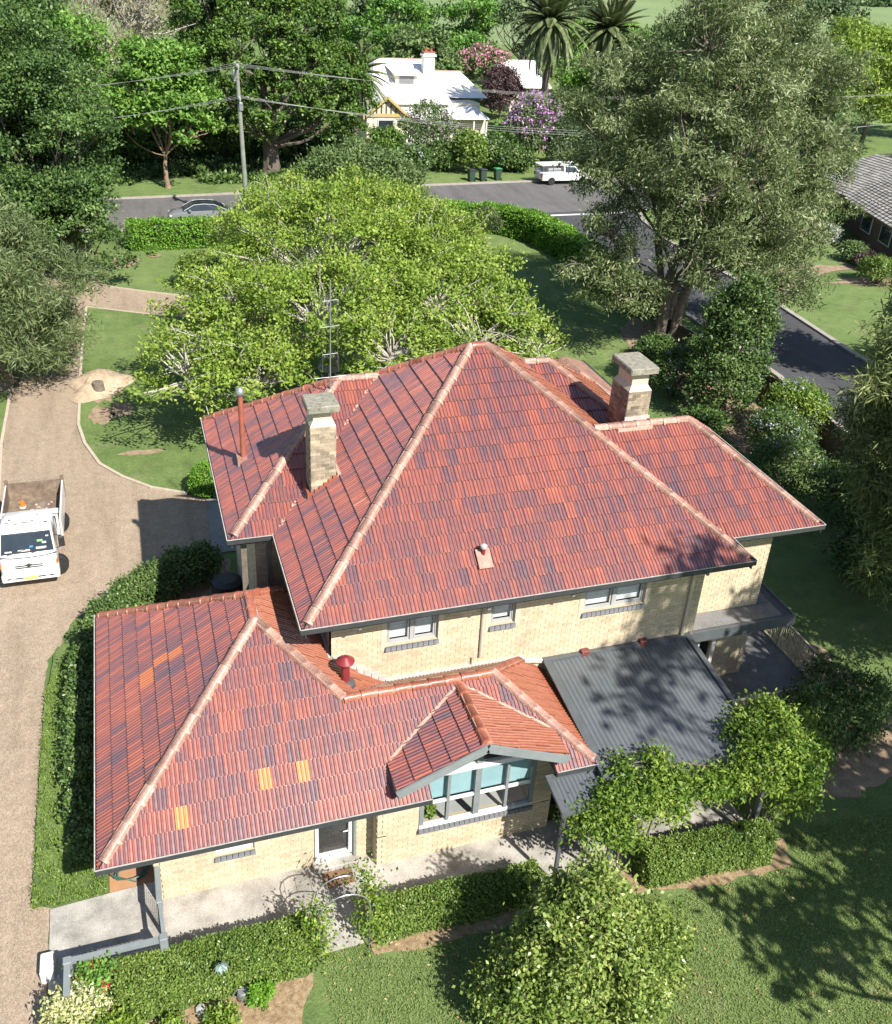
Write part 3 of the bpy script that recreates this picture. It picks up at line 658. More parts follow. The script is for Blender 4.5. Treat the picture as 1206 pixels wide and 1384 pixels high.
W1, W2, WA, WB, W3, W4, W5 = (-4.448, -2.461, ZL), (-4.448, 5.556, ZL), (-.919, 1.068, 5.254), (-.919, 2.027, 5.254), (.714, -.565, 4.044), (4.167, -.565, 4.044), (6.063, -2.461, ZL)
VV, HH = (1.988, .709, 3.10), (5.441, .709, 3.10)
A1, A2 = (5.301, 5.301, 9.593), (5.699, 5.301, 9.593)
LA, LR, L1, L2, M3 = (2.257, 7.131, 8.145), (3.347, 7.131, 8.145), (-1.09, 3.784, ZE), (-1.09, 10.478, ZE), (0, 3.784, ZE)
RA, RR, R1, R2 = (11.062, 3.777, 7.694), (8.262, 3.777, 7.694), (13.8, 1.039, ZE), (13.8, 6.515, ZE)
BA, BR, B1, B2 = (8.4, 7.2, 8.185), (7.6, 7.2, 8.185), (11.8, 3.8, ZE), (11.8, 10.6, ZE)
Y = lambda y: zN(y, -2.461, ZL)
# lower roof
tile_plane([[W1, (2.2, -2.461, ZL), (2.2, -.565, 4.044), (-2.552, -.565, 4.044)], [(-2.552, -.565, 4.044), W3, WA],
            [(2.2, -1.0, Y(-1.0)), (4.602, -1.0, Y(-1.0)), W4, (2.2, -.565, 4.044)],
            [(3.8, -1.0, Y(-1.0)), (4.602, -1.0, Y(-1.0)), (5.06, -1.458, Y(-1.458)), (5.06, -1.75, Y(-1.75))], [(2.2, -1.0, Y(-1.0)), (2.2, -1.4, Y(-1.4)), (2.85, -1.0, Y(-1.0))],
            [(5.06, -2.461, ZL), W5, (5.06, -1.458, Y(-1.458))]], (-4.448, -2.461, ZL), (1, 0, 0), SL, seed=1, tone=-.05)
tile_plane([[W2, W1, WA, WB]], W2, (0, -1, 0), SL, seed=2, tone=.04)
tile_plane([[W3, VV, (.709, .709, 4.048), (-.56, .709, 4.988)], [(-.56, .709, 4.988), (.709, .709, 4.048), (.709, 3.655, 4.048), WB, WA]], (2.61, -6, ZL), (0, 1, 0), SL, seed=3, tone=.7, sig=.04)
tile_plane([[W3, W4, HH, VV]], (6, 1.331, ZL), (-1, 0, 0), SL, seed=4, tone=.7)
tile_plane([[W4, W5, (6.063, .709, ZL), HH]], W5, (0, 1, 0), SL, seed=5, tone=.7, sig=.04)
tile_plane([[W2, WB, (.709, 3.655, 4.048), (.709, 5.556, ZL)]], (2.6, 5.556, ZL), (-1, 0, 0), SL, seed=6)
# gable over the sunroom window
GX, GZ, GS = 3.33, 3.96, .425
tile_plane([[(1.45, -2.58, GZ - GS * 1.88), (GX, -2.58, GZ), (GX, -.68, GZ), (1.45, -1.77, GZ - GS * 1.88)]], (1.45, 0, GZ - GS * 1.88), (0, -1, 0), GS, seed=7, tone=-.08)
tile_plane([[(5.21, -2.58, GZ - GS * 1.88), (GX, -2.58, GZ), (GX, -.68, GZ), (5.21, -1.77, GZ - GS * 1.88)]], (5.21, -2.58, GZ - GS * 1.88), (0, 1, 0), GS, seed=8, tone=.7, sig=.04)
# upper roof
tile_plane([[(0, 0, ZE), (11, 0, ZE), A2, A1]], (0, 0, ZE), (1, 0, 0), SL, seed=9)
tile_plane([[M3, (0, 0, ZE), A1, (3.41, 7.19, 8.19), LR]], (0, 10.6, ZE), (0, -1, 0), SL, seed=10, tone=-.02)
tile_plane([[L1, (-1.09 + 1.09, 3.784, ZE), LR, LA]], L1, (1, 0, 0), SL, seed=11, tone=.1)
tile_plane([[L2, L1, LA]], L2, (0, -1, 0), SL, seed=12)
tile_plane([[(11, 1.039, ZE), R1, RA, RR]], (11, 1.039, ZE), (1, 0, 0), SL, seed=13, tone=.08)
tile_plane([[R1, R2, RA]], R1, (0, 1, 0), SL, seed=14, tone=.15)
tile_plane([[RA, R2, (9.5, 6.515, ZE), RR]], R2, (-1, 0, 0), SL, seed=24)
tile_plane([[(11, 0, ZE), (11, 1.039, ZE), RR, A2], [RR, (9.64, 5.157, 6.673), BR, A2]], (11, 0, ZE), (0, 1, 0), SL, seed=15, tone=.7, sig=.04)
tile_plane([[(11, 3.8, ZE), B1, BA, BR]], (7, 3.8, ZE), (1, 0, 0), SL, seed=16, tone=.05)
tile_plane([[B1, B2, BA]], B1, (0, 1, 0), SL, seed=17, tone=.7, sig=.04)
for a, b, c, d in ((L2, LA, LR, (0, 10.478, ZE)), (B2, BA, BR, (11, 10.6, ZE)), ((0, 10.602, ZE), A1, A2, (11, 10.602, ZE))): deck_mb.poly([a, d, c, b])
roof = deck_mb.build('roof', M['bedding'], house)
camp = Vector((-2.72, -16.09, 18.55)); cfv = Vector(cf)
def shows(w):
    c = w[0] + w[1] * .13 + w[2] * .2; d = c - camp; return -(w[3].dot(d.normalized())) / max(1, d.dot(cfv)) ** 2 * (1 if w[3].dot(d) < 0 else -1) * (1 if not (w[3].y > .1) else .2)
whole_tiles.sort(key=lambda w: -shows(w) - (1 if w[4] > 1.5 else 0))
uv_, uf_, uuv_ = unit_tile(); vm = {}
for w in whole_tiles[:300]:
    key = w[4] if w[4] > 1.5 else round(w[4] * 28) / 28
    if key not in vm: vm[key] = tile_mesh('tile', uv_, uf_, [key] * len(uf_), uuv_)
    o = link('tile', vm[key], roof); U_, V_, N_ = w[1:4]; p = w[0]
    o.matrix_local = Matrix(((U_.x, V_.x, N_.x, p.x), (U_.y, V_.y, N_.y, p.y), (U_.z, V_.z, N_.z, p.z), (0, 0, 0, 1)))
for w in whole_tiles[300:]:
    b = len(T_v)
    for k, q in enumerate(uv_): T_v.append(tuple(w[0] + w[1] * q[0] + w[2] * q[1] + w[3] * q[2])); T_uv.append(uuv_[k])
    for f_ in uf_: T_f.append(tuple(b + i for i in f_)); T_t.append(w[4])
tag(link('tile_field', tile_mesh('tile_field', T_v, T_f, T_t, T_uv), roof), kind='stuff')

# --- ridge and hip capping: one piece after another on a mortar bed
CP = [(-.112, -.085), (-.104, -.035), (-.078, .004), (-.045, .024), (0, .030), (.045, .024), (.078, .004), (.104, -.035), (.112, -.085)]
def cap_mesh(t, mt):
    mb = MB(); rings = [(0, 1.2), (.06, 1.2), (.066, 1.02), (.43, .96)]
    mb.loft([[(x, a * k, b * k + (.012 if k > 1.1 else .016 * (1 - x / .43))) for a, b in CP] for x, k in rings], t); return mb.mesh('ridge_cap', M[mt], True)
caps = [[cap_mesh(k / 9, mt) for k in range(10)] for mt in ('cap', 'capred')]; bed = MB()
def ridge(a, b, red=0):
    a, b = Vector(a), Vector(b); d = b - a; L = d.length; d.normalize(); n = max(1, round(L / .40)); st = L / n
    s = d.cross(Vector((0, 0, 1))).normalized(); u_ = s.cross(d)
    bed.beam(a + u_ * .02, b + u_ * .02, .19, .1, up=u_)
    for i in range(n):
        o = link('ridge_cap', caps[red][min(9, max(0, int(R.gauss(5, 2.4))))], roof); p = a + d * (i * st) + u_ * (.066 + R.uniform(-.008, .008))
        s2 = s.copy(); s2.rotate(Matrix.Rotation(R.uniform(-.045, .045), 3, u_)); X = u_.cross(s2) * -1
        if X.dot(d) < 0: X = -X
        Yv = u_.cross(X); o.matrix_local = Matrix(((X.x * st / .4, Yv.x, u_.x, p.x), (X.y * st / .4, Yv.y, u_.y, p.y), (X.z * st / .4, Yv.z, u_.z, p.z), (0, 0, 0, 1)))
for a, b in [((.06, .06, ZE + .04), A1), ((10.94, .06, ZE + .04), A2), ((-1.03, 3.84, ZE + .04), LA), (LA, LR), ((13.74, 1.1, ZE + .04), RA), (RR, RA), ((10.3, 5.3, 6.78), BA), (BR, BA), ((-4.39, -2.4, ZL + .04), WA), (W3, WA), ((6.0, -2.4, ZL + .04), W4)]: ridge(a, b)
for a, b in [(A1, A2), ((3.41, 7.19, 8.19), A1), ((7.6, 7.2, 8.19), A2), ((-1.03, 10.42, ZE + .04), LA), ((13.74, 6.46, ZE + .04), RA), ((11.74, 10.54, ZE + .04), BA), ((-4.39, 5.5, ZL + .04), WB), (WB, WA), (W3, W4), (HH, W4), ((.709, 3.655, 4.048), WB), ((GX, -2.56, GZ), (GX, -.68, GZ))]: ridge(a, b, 1)
bed.build('ridge_mortar', M['bedding'], roof)
def vstrip(a, b, w=.1, lift=.06): va = MB(); va.beam(Vector(a) + Vector((0, 0, lift)), Vector(b) + Vector((0, 0, lift)), w, .03); va.build('valley_flashing', M['valley'], roof)
vstrip(M3, LR, .10, .03); vstrip((1.45, -1.77, GZ - GS * 1.88), (GX, -.68, GZ), .07, .05); vstrip((5.21, -1.77, GZ - GS * 1.88), (GX, -.68, GZ), .07, .05); vstrip((11, 1.04, ZE), RR, .1, .03)
fb = MB()   # mortar flashing where the lower roof meets the upper walls
fb.beam((2.0, .66, 3.16), (5.5, .66, 3.16), .09, .2); fb.beam((5.5, .66, 3.12), (6.1, .66, 2.98), .08, .1)
for i in range(7):
    s = i / 7; x = .75 + 1.25 * s; fb.box(x, x + .19, .66, .705, 4.04 - SL * (x + .19 - .72), 4.14 - SL * (x - .72) + .06)
fb.box(.64, .705, .72, 3.4, 4.06, 4.16); fb.build('wall_flashing', M['render'], roof)

# --- gutters, soffits, fascias
def gutter(a, b, out):
    g, l = MB(), MB(); a, b, o = Vector((*a[:2], a[2])), Vector((*b[:2], b[2])), Vector((*out, 0)); d = (b - a).normalized()
    z = Vector((0, 0, 1)); c0, c1 = a + o * .055, b + o * .055
    g.beam(c0 + o * .05 - z * .03, c1 + o * .05 - z * .03, .012, .125); g.beam(c0 - z * .09, c1 - z * .09, .12, .012); g.beam(c0 - o * .06 - z * .1, c1 - o * .06 - z * .1, .02, .2)
    q = g.build('gutter', M['gutter'], house)
    l.beam(c0 + o * .05 + z * .036, c1 + o * .05 + z * .036, .022, .012); l.beam(c0 - z * .078, c1 - z * .078, .09, .006); l.build('gutter_lip', M['gutterlip'], q)
e = ZE
for a, b, o in [((-.1, 0, e), (11.1, 0, e), (0, -1)), ((0, 3.784, e), (0, -.1, e), (-1, 0)), ((-1.19, 3.784, e), (-.11, 3.784, e), (0, -1)), ((-1.09, 10.5, e), (-1.09, 3.68, e), (-1, 0)),
                ((11.11, 1.039, e), (13.9, 1.039, e), (0, -1)), ((13.8, .94, e), (13.8, 6.5, e), (1, 0)), ((11.8, 6.6, e), (11.8, 10.6, e), (1, 0)), ((11, -.1, e), (11, 1.03, e), (1, 0)),
                ((-4.55, -2.461, ZL), (2.2, -2.461, ZL), (0, -1)), ((-4.448, 5.6, ZL), (-4.448, -2.56, ZL), (-1, 0)), ((5.07, -2.461, ZL), (6.06, -2.461, ZL), (0, -1))]: gutter(a, b, o)
sf = MB(); sf.box(0, 11, 0, .75, ZE - .17, ZE - .15); sf.box(0, .74, .75, 3.784, ZE - .17, ZE - .15); sf.box(-1.09, .0, 3.784, 10.4, ZE - .168, ZE - .148); sf.box(11, 13.8, 1.04, 6.4, ZE - .168, ZE - .148); sf.box(10.3, 11, .75, 3, ZE - .169, ZE - .149)
sf.box(-4.44, 2.2, -2.45, -1.4, ZL - .13, ZL - .11); sf.box(-4.44, -3.5, -1.4, 5.5, ZL - .13, ZL - .11); sf.box(5.07, 6.05, -2.45, .7, ZL - .13, ZL - .11); sf.build('soffit', M['soffit'], house)
br = MB()   # rafter brackets under the eaves
for x in (1.2, 4.2, 6.3, 9.9): br.box(x, x + .07, .1, .7, ZE - .36, ZE - .175)
for x in (.75, 1.35, 2.0): br.box(x, x + .08, -2.4, -1.5, ZL - .3, ZL - .135)
br.build('eave_bracket', M['greytrim'], house)

M['sash'] = pm('pale_grey_frame', (.42, .42, .41), (.36, .36, .35), 4, .5)
# --- windows and doors
def window(x0, x1, z0, z1, y, sashes, back, sill=True, mullions=True, frame='white', rec=.1):
    f = MB(); w = .05
    for a, b, c, d in ((x0, x1, z1 - w, z1), (x0, x1, z0, z0 + w), (x0, x0 + w, z0 + w, z1 - w), (x1 - w, x1, z0 + w, z1 - w)): f.box(a, b, y + rec - .03, y + rec + .04, c, d)
    for k in range(1, sashes): xm = x0 + (x1 - x0) * k / sashes; f.box(xm - .045, xm + .045, y + rec - .045, y + rec + .05, z0 + w, z1 - w)
    o = f.build('window', M[frame], house)
    for k in range(sashes):
        a, b = x0 + (x1 - x0) * k / sashes + w + .01, x0 + (x1 - x0) * (k + 1) / sashes - w - .01
        s = MB(); 
        for q in ((a, b, z0 + .055, z0 + .1), (a, b, z1 - .1, z1 - .055), (a, a + .035, z0 + .1, z1 - .1), (b - .035, b, z0 + .1, z1 - .1)): s.box(q[0], q[1], y + rec - .015, y + rec + .02, q[2], q[3])
        s.build('sash', M[frame], o)
        g = MB(); g.poly([(a + .03, y + rec, z0 + .09), (b - .03, y + rec, z0 + .09), (b - .03, y + rec, z1 - .09), (a + .03, y + rec, z1 - .09)]); g.build('pane', M['glass'], o)
        bl = MB(); n = int((z1 - z0 - .2) / .05)
        for i in range(n): bl.box(a + .02, b - .02, y + rec + .07 + (i % 2) * .006, y + rec + .08 + (i % 2) * .006, z0 + .1 + i * .05, z0 + .148 + i * .05)
        bl.build('blind', M[back], o)
    if sill:
        n = max(3, round((x1 - x0 + .06) / .125))
        sm = MB(); sm.box(0, (x1 - x0 + .06) / n - .014, -.075, .06, 0, .105); sm.xf(Matrix.Rotation(-.22, 4, 'X')); me = sm.mesh('sill_brick', M['sill'])
        for k in range(n): q = link('sill_brick', me, o); q.location = (x0 - .03 + (x1 - x0 + .06) * k / n, y - .012, z0 - .115)
    return o
for a, b, c, d in WIN_UP: window(a, b, c, d, .709, 1 if b - a < .8 else 2, 'blind', frame='sash')
window(-2.27, -1.45, 1.02, 2.1, -1.45, 1, 'blind')
# surrounds of smooth cream render beside the openings
for a, b, c, d in WIN_UP:
    for x in (a - .13, b + .005): sr = MB(); sr.box(x, x + .125, .692, .70, c - .12, d); sr.build('window_surround', M['trim'], house)
d = MB(); d.box(-.13, -.05, -1.5, -1.38, .2, 2.2); d.box(.63, .71, -1.5, -1.38, .2, 2.2); d.box(-.05, .63, -1.5, -1.38, 2.1, 2.2); d.box(-.05, .63, -1.5, -1.38, .2, .34)
dr = d.build('door', M['white'], house)
g = MB(); g.poly([(-.05, -1.44, .34), (.63, -1.44, .34), (.63, -1.44, 2.1), (-.05, -1.44, 2.1)]); g.build('pane', M['glass'], dr); g = MB(); g.box(-.1, .68, -1.40, -1.38, .2, 2.15); g.build('screen', M['darkroom'], dr)
g = MB(); g.tube([(.60, -1.51, 1.05), (.60, -1.54, 1.05), (.50, -1.54, 1.05)], .012); g.build('handle', M['steel'], dr)
d = MB(); d.bbox(-.2, .78, -1.72, -1.46, .06, .2, .02); d.build('door_step', M['concrete'], house)
# glazed gable
GB = -1.80; f = MB(); zr = lambda x: GZ - .16 - GS * abs(x - GX)
for x, w in ((2.22, .1), (2.83, .07), (3.52, .14), (4.24, .07), (4.88, .1)): f.box(x - w / 2, x + w / 2, GB - .04, GB + .06, .99, (zr(x) if w > .12 else 2.5))
f.build('gable_frame', M['greytrim'], house)
f2 = MB(); f2.box(2.17, 4.93, GB - .055, GB + .05, 2.5, 2.64); f2.box(2.17, 4.93, GB - .03, GB + .03, 1.66, 1.72); f2.box(2.17, 4.93, GB - .06, GB + .05, .97, 1.05)
f2.beam((2.2, GB, zr(2.2) - .03), (GX, GB, zr(GX) - .03), .08, .08); f2.beam((4.9, GB, zr(4.9) - .03), (GX, GB, zr(GX) - .03), .08, .08)
gf = f2.build('window', M['white'], house)
for a, b in ((2.27, 2.80), (2.87, 3.45), (3.59, 4.2), (4.28, 4.83)):
    for c, dd in ((1.05, 1.66), (1.72, 2.5)): g = MB(); g.poly([(a, GB, c), (b, GB, c), (b, GB, dd), (a, GB, dd)]); g.build('pane', M['glass'], gf)
for a, b in ((2.27, 3.45), (3.59, 4.83)):
    g = MB(); g.poly([(a, GB, 2.64), (b, GB, 2.64), (b, GB, zr(b) - .06), (a, GB, max(2.645, zr(a) - .06))]); g.build('pane', M['glass'], gf)
    g = MB(); g.box(a - .03, b + .03, GB + .1, GB + .11, 1.70, 2.5); g.build('blind', M['blueblind'], gf)
g = MB(); g.box(2.2, 4.9, 1.0, 1.02, .1, 3.6); g.box(2.2, 2.22, GB + .1, 1.0, .1, 2.6); g.box(4.88, 4.9, GB + .1, 1.0, .1, 2.6); g.box(2.2, 4.9, GB + .2, 1.0, .06, .08); g.build('room_lining', M['darkroom'], house)
g = MB(); g.box(2.25, 4.85, GB + .12, GB + .75, .90, .96); g.build('window_ledge', M['sash'], gf)
g = MB(); g.box(2.3, 4.8, -.5, .6, .7, .76); g.build('room_table', M['blind'], house)
sm = MB(); sm.box(0, .108, -.1, .05, 0, .1); sm.xf(Matrix.Rotation(-.2, 4, 'X')); me = sm.mesh('sill_brick', M['sill'])
for k in range(23): q = link('sill_brick', me, gf); q.location = (2.15 + k * .121, -1.845, .865)
b = MB()
for sx in (-1, 1):
    x1 = GX + sx * 1.93; b.beam((GX, -2.62, GZ - .07), (x1, -2.62, GZ - GS * 1.93 - .07), .045, .2, up=(0, 0, 1))
    b.box(min(x1, x1 - sx * .06), max(x1, x1 - sx * .06), -2.6, -1.75, GZ - GS * 1.93 - .16, GZ - GS * 1.93 + .02)
b.build('barge_board', M['greytrim'], house)
s = MB(); s.add([(1.45, -2.58, GZ - GS * 1.88 - .06), (GX, -2.58, GZ - .06), (5.21, -2.58, GZ - GS * 1.88 - .06), (5.21, -1.75, GZ - GS * 1.88 - .06), (GX, -1.75, GZ - .06), (1.45, -1.75, GZ - GS * 1.88 - .06)], [(0, 1, 4, 5), (1, 2, 3, 4)]); s.build('gable_lining', M['soffit'], house)

# --- downpipes, vents, flues
def pipe(pts, r_, mat, name='downpipe', n=8): mb = MB(); mb.tube(pts, r_, n); return mb.build(name, M[mat], house, True)
pipe([(9.93, .05, 5.5), (9.95, .62, 5.1), (9.95, .64, 3.05)], .05, 'trim'); pipe([(4.3, .05, 5.5), (4.32, .66, 5.2), (4.33, .67, 3.45)], .03, 'soffit')
pipe([(4.13, .67, 3.47), (4.13, .67, 2.85)], .018, 'steel', 'conduit'); pipe([(.76, -2.4, 2.5), (.76, -1.53, 2.3), (.76, -1.53, .1)], .04, 'greytrim'); pipe([(1.5, .05, 5.48), (1.5, .5, 5.3), (8.5, .5, 5.34)], .035, 'gutter', 'eave_pipe')
mb = MB(); mb.lathe((10.7, .55, 5.3), [(.09, 0), (.09, .14), (.05, .2)], 10); mb.build('floodlight', M['plastic'], house, True)
v = MB(); v.tube([(-.39, 6.74, 6.05), (-.39, 6.74, 8.05)], .07, 10); vp = v.build('vent_pipe', M['terrapipe'], house, True)
v = MB(); v.lathe((-.39, 6.74, 8.05), [(.06, 0), (.11, .06), (.12, .13), (.08, .22), (.02, .26)], 10); v.build('vent_cowl', M['steel'], vp, True)
v = MB(); v.box(-.56, -.2, 6.55, 6.93, 6.08, 6.30); v.build('flashing', M['cap'], vp)
v = MB(); v.tube([(.9, .09, 3.8), (.9, .09, 4.5)], .1, 12); fp = v.build('flue', M['redpipe'], house, True)
v = MB(); v.lathe((.9, .09, 4.46), [(.1, 0), (.2, .03), (.21, .06), (.06, .18)], 14); v.build('flue_cowl', M['redpipe'], fp, True)
v = MB(); v.lathe((.9, .09, 3.74), [(.24, 0), (.22, .16), (.11, .24)], 12); v.build('flashing', M['lead'], fp, True)
v = MB(); v.tube([(4.25, .79, 6.2), (4.25, .79, 6.55)], .045, 8); vp = v.build('vent_pipe', M['redpipe'], house, True); v = MB(); v.lathe((4.25, .79, 6.53), [(.05, 0), (.085, .02), (.085, .08), (.03, .12)], 10); v.build('vent_cowl', M['ceramic'], vp, True)
v = MB(); v.beam((4.25, .52, 6.16), (4.25, .9, 6.442), .34, .05, up=(0, -SL, 1)); v.build('flashing', M['cap'], vp)
for x in (7.05, 8.7): mb = MB(); mb.bbox(x, x + .22, .55, .70, 2.98, 3.14, .01); mb.build('roof_vent', M['ventred'], house)
# television antenna on its mast
an = MB(); an.tube([(1.97, 6.8, 7.6), (1.99, 6.8, 11.0)], .017, 6); at = an.build('antenna_mast', M['steel'], house, True)
for k, z in enumerate((8.35, 9.0, 9.75, 10.45)):
    rod = MB(); wd = .75 if k == 0 else .36
    rod.tube([(1.97 - wd * .55, 6.8, z), (1.97 + wd * .55, 6.8, z + .03)], .007, 5)
    for q in range(5): x = 1.97 - wd * .5 + wd * q / 4; rod.tube([(x, 6.55, z + .01), (x, 7.05, z + .01)], .004, 4)
    rod.build('antenna_element', M['steel'], at)
for dx in (-.2, .22): rod = MB(); rod.tube([(1.97 + dx, 6.8, 8.5), (1.97 + dx * .7, 6.8, 11)], .003, 4); rod.build('antenna_stay', M['steel'], at)

# --- chimneys
def chimney(x0, x1, y0, y1, zb, zs, zt, shift):
    c, bk = MB(), MB(); c.box(x0, x1, y0, y1, zb, zs)
    def faces(x0, x1, y0, y1, z0, z1, mb, split):
        z = z0; row = 0
        while z < z1 - .02:
            zt_ = min(z + .074, z1)
            for (ax, ay, bx, by, nx, ny) in ((x0, y0, x1, y0, 0, -1), (x1, y0, x1, y1, 1, 0), (x1, y1, x0, y1, 0, 1), (x0, y1, x0, y0, -1, 0)):
                L = math.hypot(bx - ax, by - ay); ux, uy = (bx - ax) / L, (by - ay) / L; u = -(.115 if row % 2 else 0)
                while u < L - .02:
                    s, e_ = max(u, 0) + .004, min(u + .225, L) - .002
                    if e_ - s > .02:
                        pr = .006 + R.random() * .006; v = [(ax + ux * q + nx * n, ay + uy * q + ny * n, zz) for n in (pr, -.01) for q, zz in ((s, z), (e_, z), (e_, zt_), (s, zt_))]
                        mb.add(v, [(0, 1, 2, 3), (0, 4, 5, 1), (1, 5, 6, 2), (2, 6, 7, 3), (3, 7, 4, 0)], min(1, max(0, R.gauss(.5, .3))))
                    u += .232
            z += .084; row += 1
    faces(x0, x1, y0, y1, zb, zs, bk, True)
    w = .09; c.loft([[(x0, y0, zs), (x1, y0, zs), (x1, y1, zs), (x0, y1, zs)], [(x0 + w, y0 + w, zs + .14), (x1 - w, y0 + w, zs + .14), (x1 - w, y1 - w, zs + .14), (x0 + w, y1 - w, zs + .14)]])
    c.box(x0 + w, x1 - w, y0 + w, y1 - w, zs + .14, zt)
    o = c.build('chimney', M['trim'], house); tag(bk.build('brickwork', M['chimbrick'], o), kind='stuff')
    k = MB(); k.bbox(x0 - .08, x1 + .08, y0 - .1, y1 + .1, zt, zt + .17, .03); k.build('chimney_cap', M['capstone'], o)
    return o
ch = chimney(.94, 1.56, 4.15, 4.75, 6.0, 8.28, 8.68, 0)
fsh = MB()
for i in range(6): x = .9 + i * .115; fsh.box(x, x + .115, 4.09, 4.145, 6.3 + SL * (i * .115) - .1, 6.5 + SL * (i * .115))
fsh.box(.84, .90, 4.1, 5, 6.2, 6.5); fsh.build('flashing', M['terrapipe'], ch)
fsh = MB(); fsh.box(1.59, 1.68, 4.1, 4.9, 6.7, 6.98); fsh.beam((1.0, 3.98, 6.37), (1.75, 3.98, 6.93), .22, .02, up=(-SL, 0, 1)); fsh.build('flashing', M['valley'], ch)
ch = chimney(9.4, 10.06, 4.2, 5.15, 6.0, 8.44, 8.95, 0)
fsh = MB(); fsh.box(9.36, 10.1, 4.15, 4.185, 7.3, 7.72); fsh.build('flashing', M['render'], ch); fsh = MB(); fsh.box(8.9, 9.9, 3.60, 3.66, 7.60, 7.68); fsh.build('flashing', M['valley'], ch)

# --- patio roof of corrugated steel, balcony, porch
mr = MB(); N = 33 * 6; vs_ = []
for j, (y, z) in enumerate(((.66, 3.0), (-1.4, 2.76), (-3.5, 2.5))):
    for i in range(N + 1): vs_.append((6.16 + 3.94 * i / N, y, z + .018 * math.cos(2 * math.pi * i / 6)))
mr.add(vs_, [(j * (N + 1) + i, j * (N + 1) + i + 1, (j + 1) * (N + 1) + i + 1, (j + 1) * (N + 1) + i) for j in range(2) for i in range(N)])
mro = mr.build('metal_roof', M['metalroof'], house, 'all')
t = MB(); t.beam((6.12, .7, 3.03), (6.12, -3.52, 2.53), .2, .05); t.beam((10.12, .7, 3.03), (10.12, -3.52, 2.53), .14, .06); t.box(6.03, 10.2, .56, .703, 2.96, 3.06); t.box(6.05, 10.2, -3.6, -3.5, 2.4, 2.52)
for x in (6.2, 10.05): t.box(x - .05, x + .05, -3.45, -3.35, .05, 2.5)
t.build('roof_trim', M['metaltrim'], mro)
mr = MB(); N = 11 * 6; vs_ = []
for j, (y, z) in enumerate(((-2.5, 2.47), (-3.35, 2.36))):
    for i in range(N + 1): vs_.append((4.98 + 1.1 * i / N, y, z + .016 * math.cos(2 * math.pi * i / 6)))
mr.add(vs_, [(i, i + 1, N + 2 + i, N + 1 + i) for i in range(N)]); m2 = mr.build('metal_roof', M['metalroof'], house, 'all')
t = MB(); t.box(4.84, 6.1, -2.56, -2.45, 2.42, 2.53); t.beam((4.9, -2.45, 2.50), (4.9, -3.42, 2.37), .13, .08); t.box(4.84, 6.1, -3.43, -3.36, 2.27, 2.37); t.box(4.9, 4.98, -3.38, -3.3, .05, 2.3); t.build('roof_trim', M['metaltrim'], m2)
bl = MB(); bl.box(10.3, 13.68, .95, 1.68, 2.5, 2.76); bl.box(12.99, 13.68, 1.68, 4.6, 2.5, 2.76); bo = bl.build('balcony', M['lead'], house)
t = MB(); t.box(10.28, 13.74, .89, .95, 2.48, 2.80); t.box(13.68, 13.74, .95, 4.66, 2.48, 2.80); t.build('fascia', M['metaltrim'], bo)
t = MB(); t.box(10.5, 13.4, 1.05, 1.66, 2.762, 2.766); t.box(13.05, 13.4, 1.70, 4.4, 2.762, 2.766); t.build('membrane', M['terrace'], bo)
d = MB(); d.box(10.76, 10.86, 1.62, 1.7, .3, 2.4); d.box(11.75, 11.86, 1.6, 1.72, .3, 2.4); d.box(10.86, 11.75, 1.62, 1.7, 2.3, 2.4); d.box(11.3, 11.36, 1.63, 1.69, .3, 2.3); dr = d.build('door', M['white'], house)
g = MB(); g.box(10.86, 11.3, 1.65, 1.66, .3, 2.3); g.box(11.36, 11.75, 1.66, 1.67, .3, 2.3); g.build('pane', M['glass'], dr)
g = MB(); g.box(10.4, 12, 2.6, 2.62, 0, 2.4); g.build('room_lining', M['darkroom'], dr)
for x, y in ((-.78, 4.1), (-.15, 4.15)):
    mb = MB(); mb.box(x - .07, x + .07, y - .07, y + .07, 0, 5.45); mb.build('porch_post', M['timber'], house)
mb = MB(); mb.box(-1.0, 0, 4.02, 4.14, 5.3, 5.46); mb.build('porch_beam', M['trim'], house)
# low tiled porch on the far side of the house
pr = MB(); pr.add([(12.4, 14.4, 2.5), (16.0, 14.4, 2.5), (16.0, 19.6, 2.5), (12.4, 19.6, 2.5), (14.2, 16.2, 3.6), (14.2, 17.8, 3.6)], [(0, 1, 4), (1, 2, 5, 4), (2, 3, 5), (3, 0, 4, 5)]); po = pr.build('porch_roof', M['cap'], house)
pp = MB()
for x, y in ((12.7, 14.7), (15.7, 14.7), (15.7, 19.3), (12.7, 19.3)): pp.box(x - .1, x + .1, y - .1, y + .1, 0, 2.52)
pp.box(12.3, 16.1, 14.3, 19.7, 2.42, 2.5); pp.build('porch_frame', M['gutter'], po)
cn = MB(); cn.box(11.0, 12.6, 9.0, 15, 2.3, 2.42); cn.build('porch_link', M['gutter'], po)
# ------------------------------------------------------------------ trees, shrubs and hedges
LA_ = lobes_auto
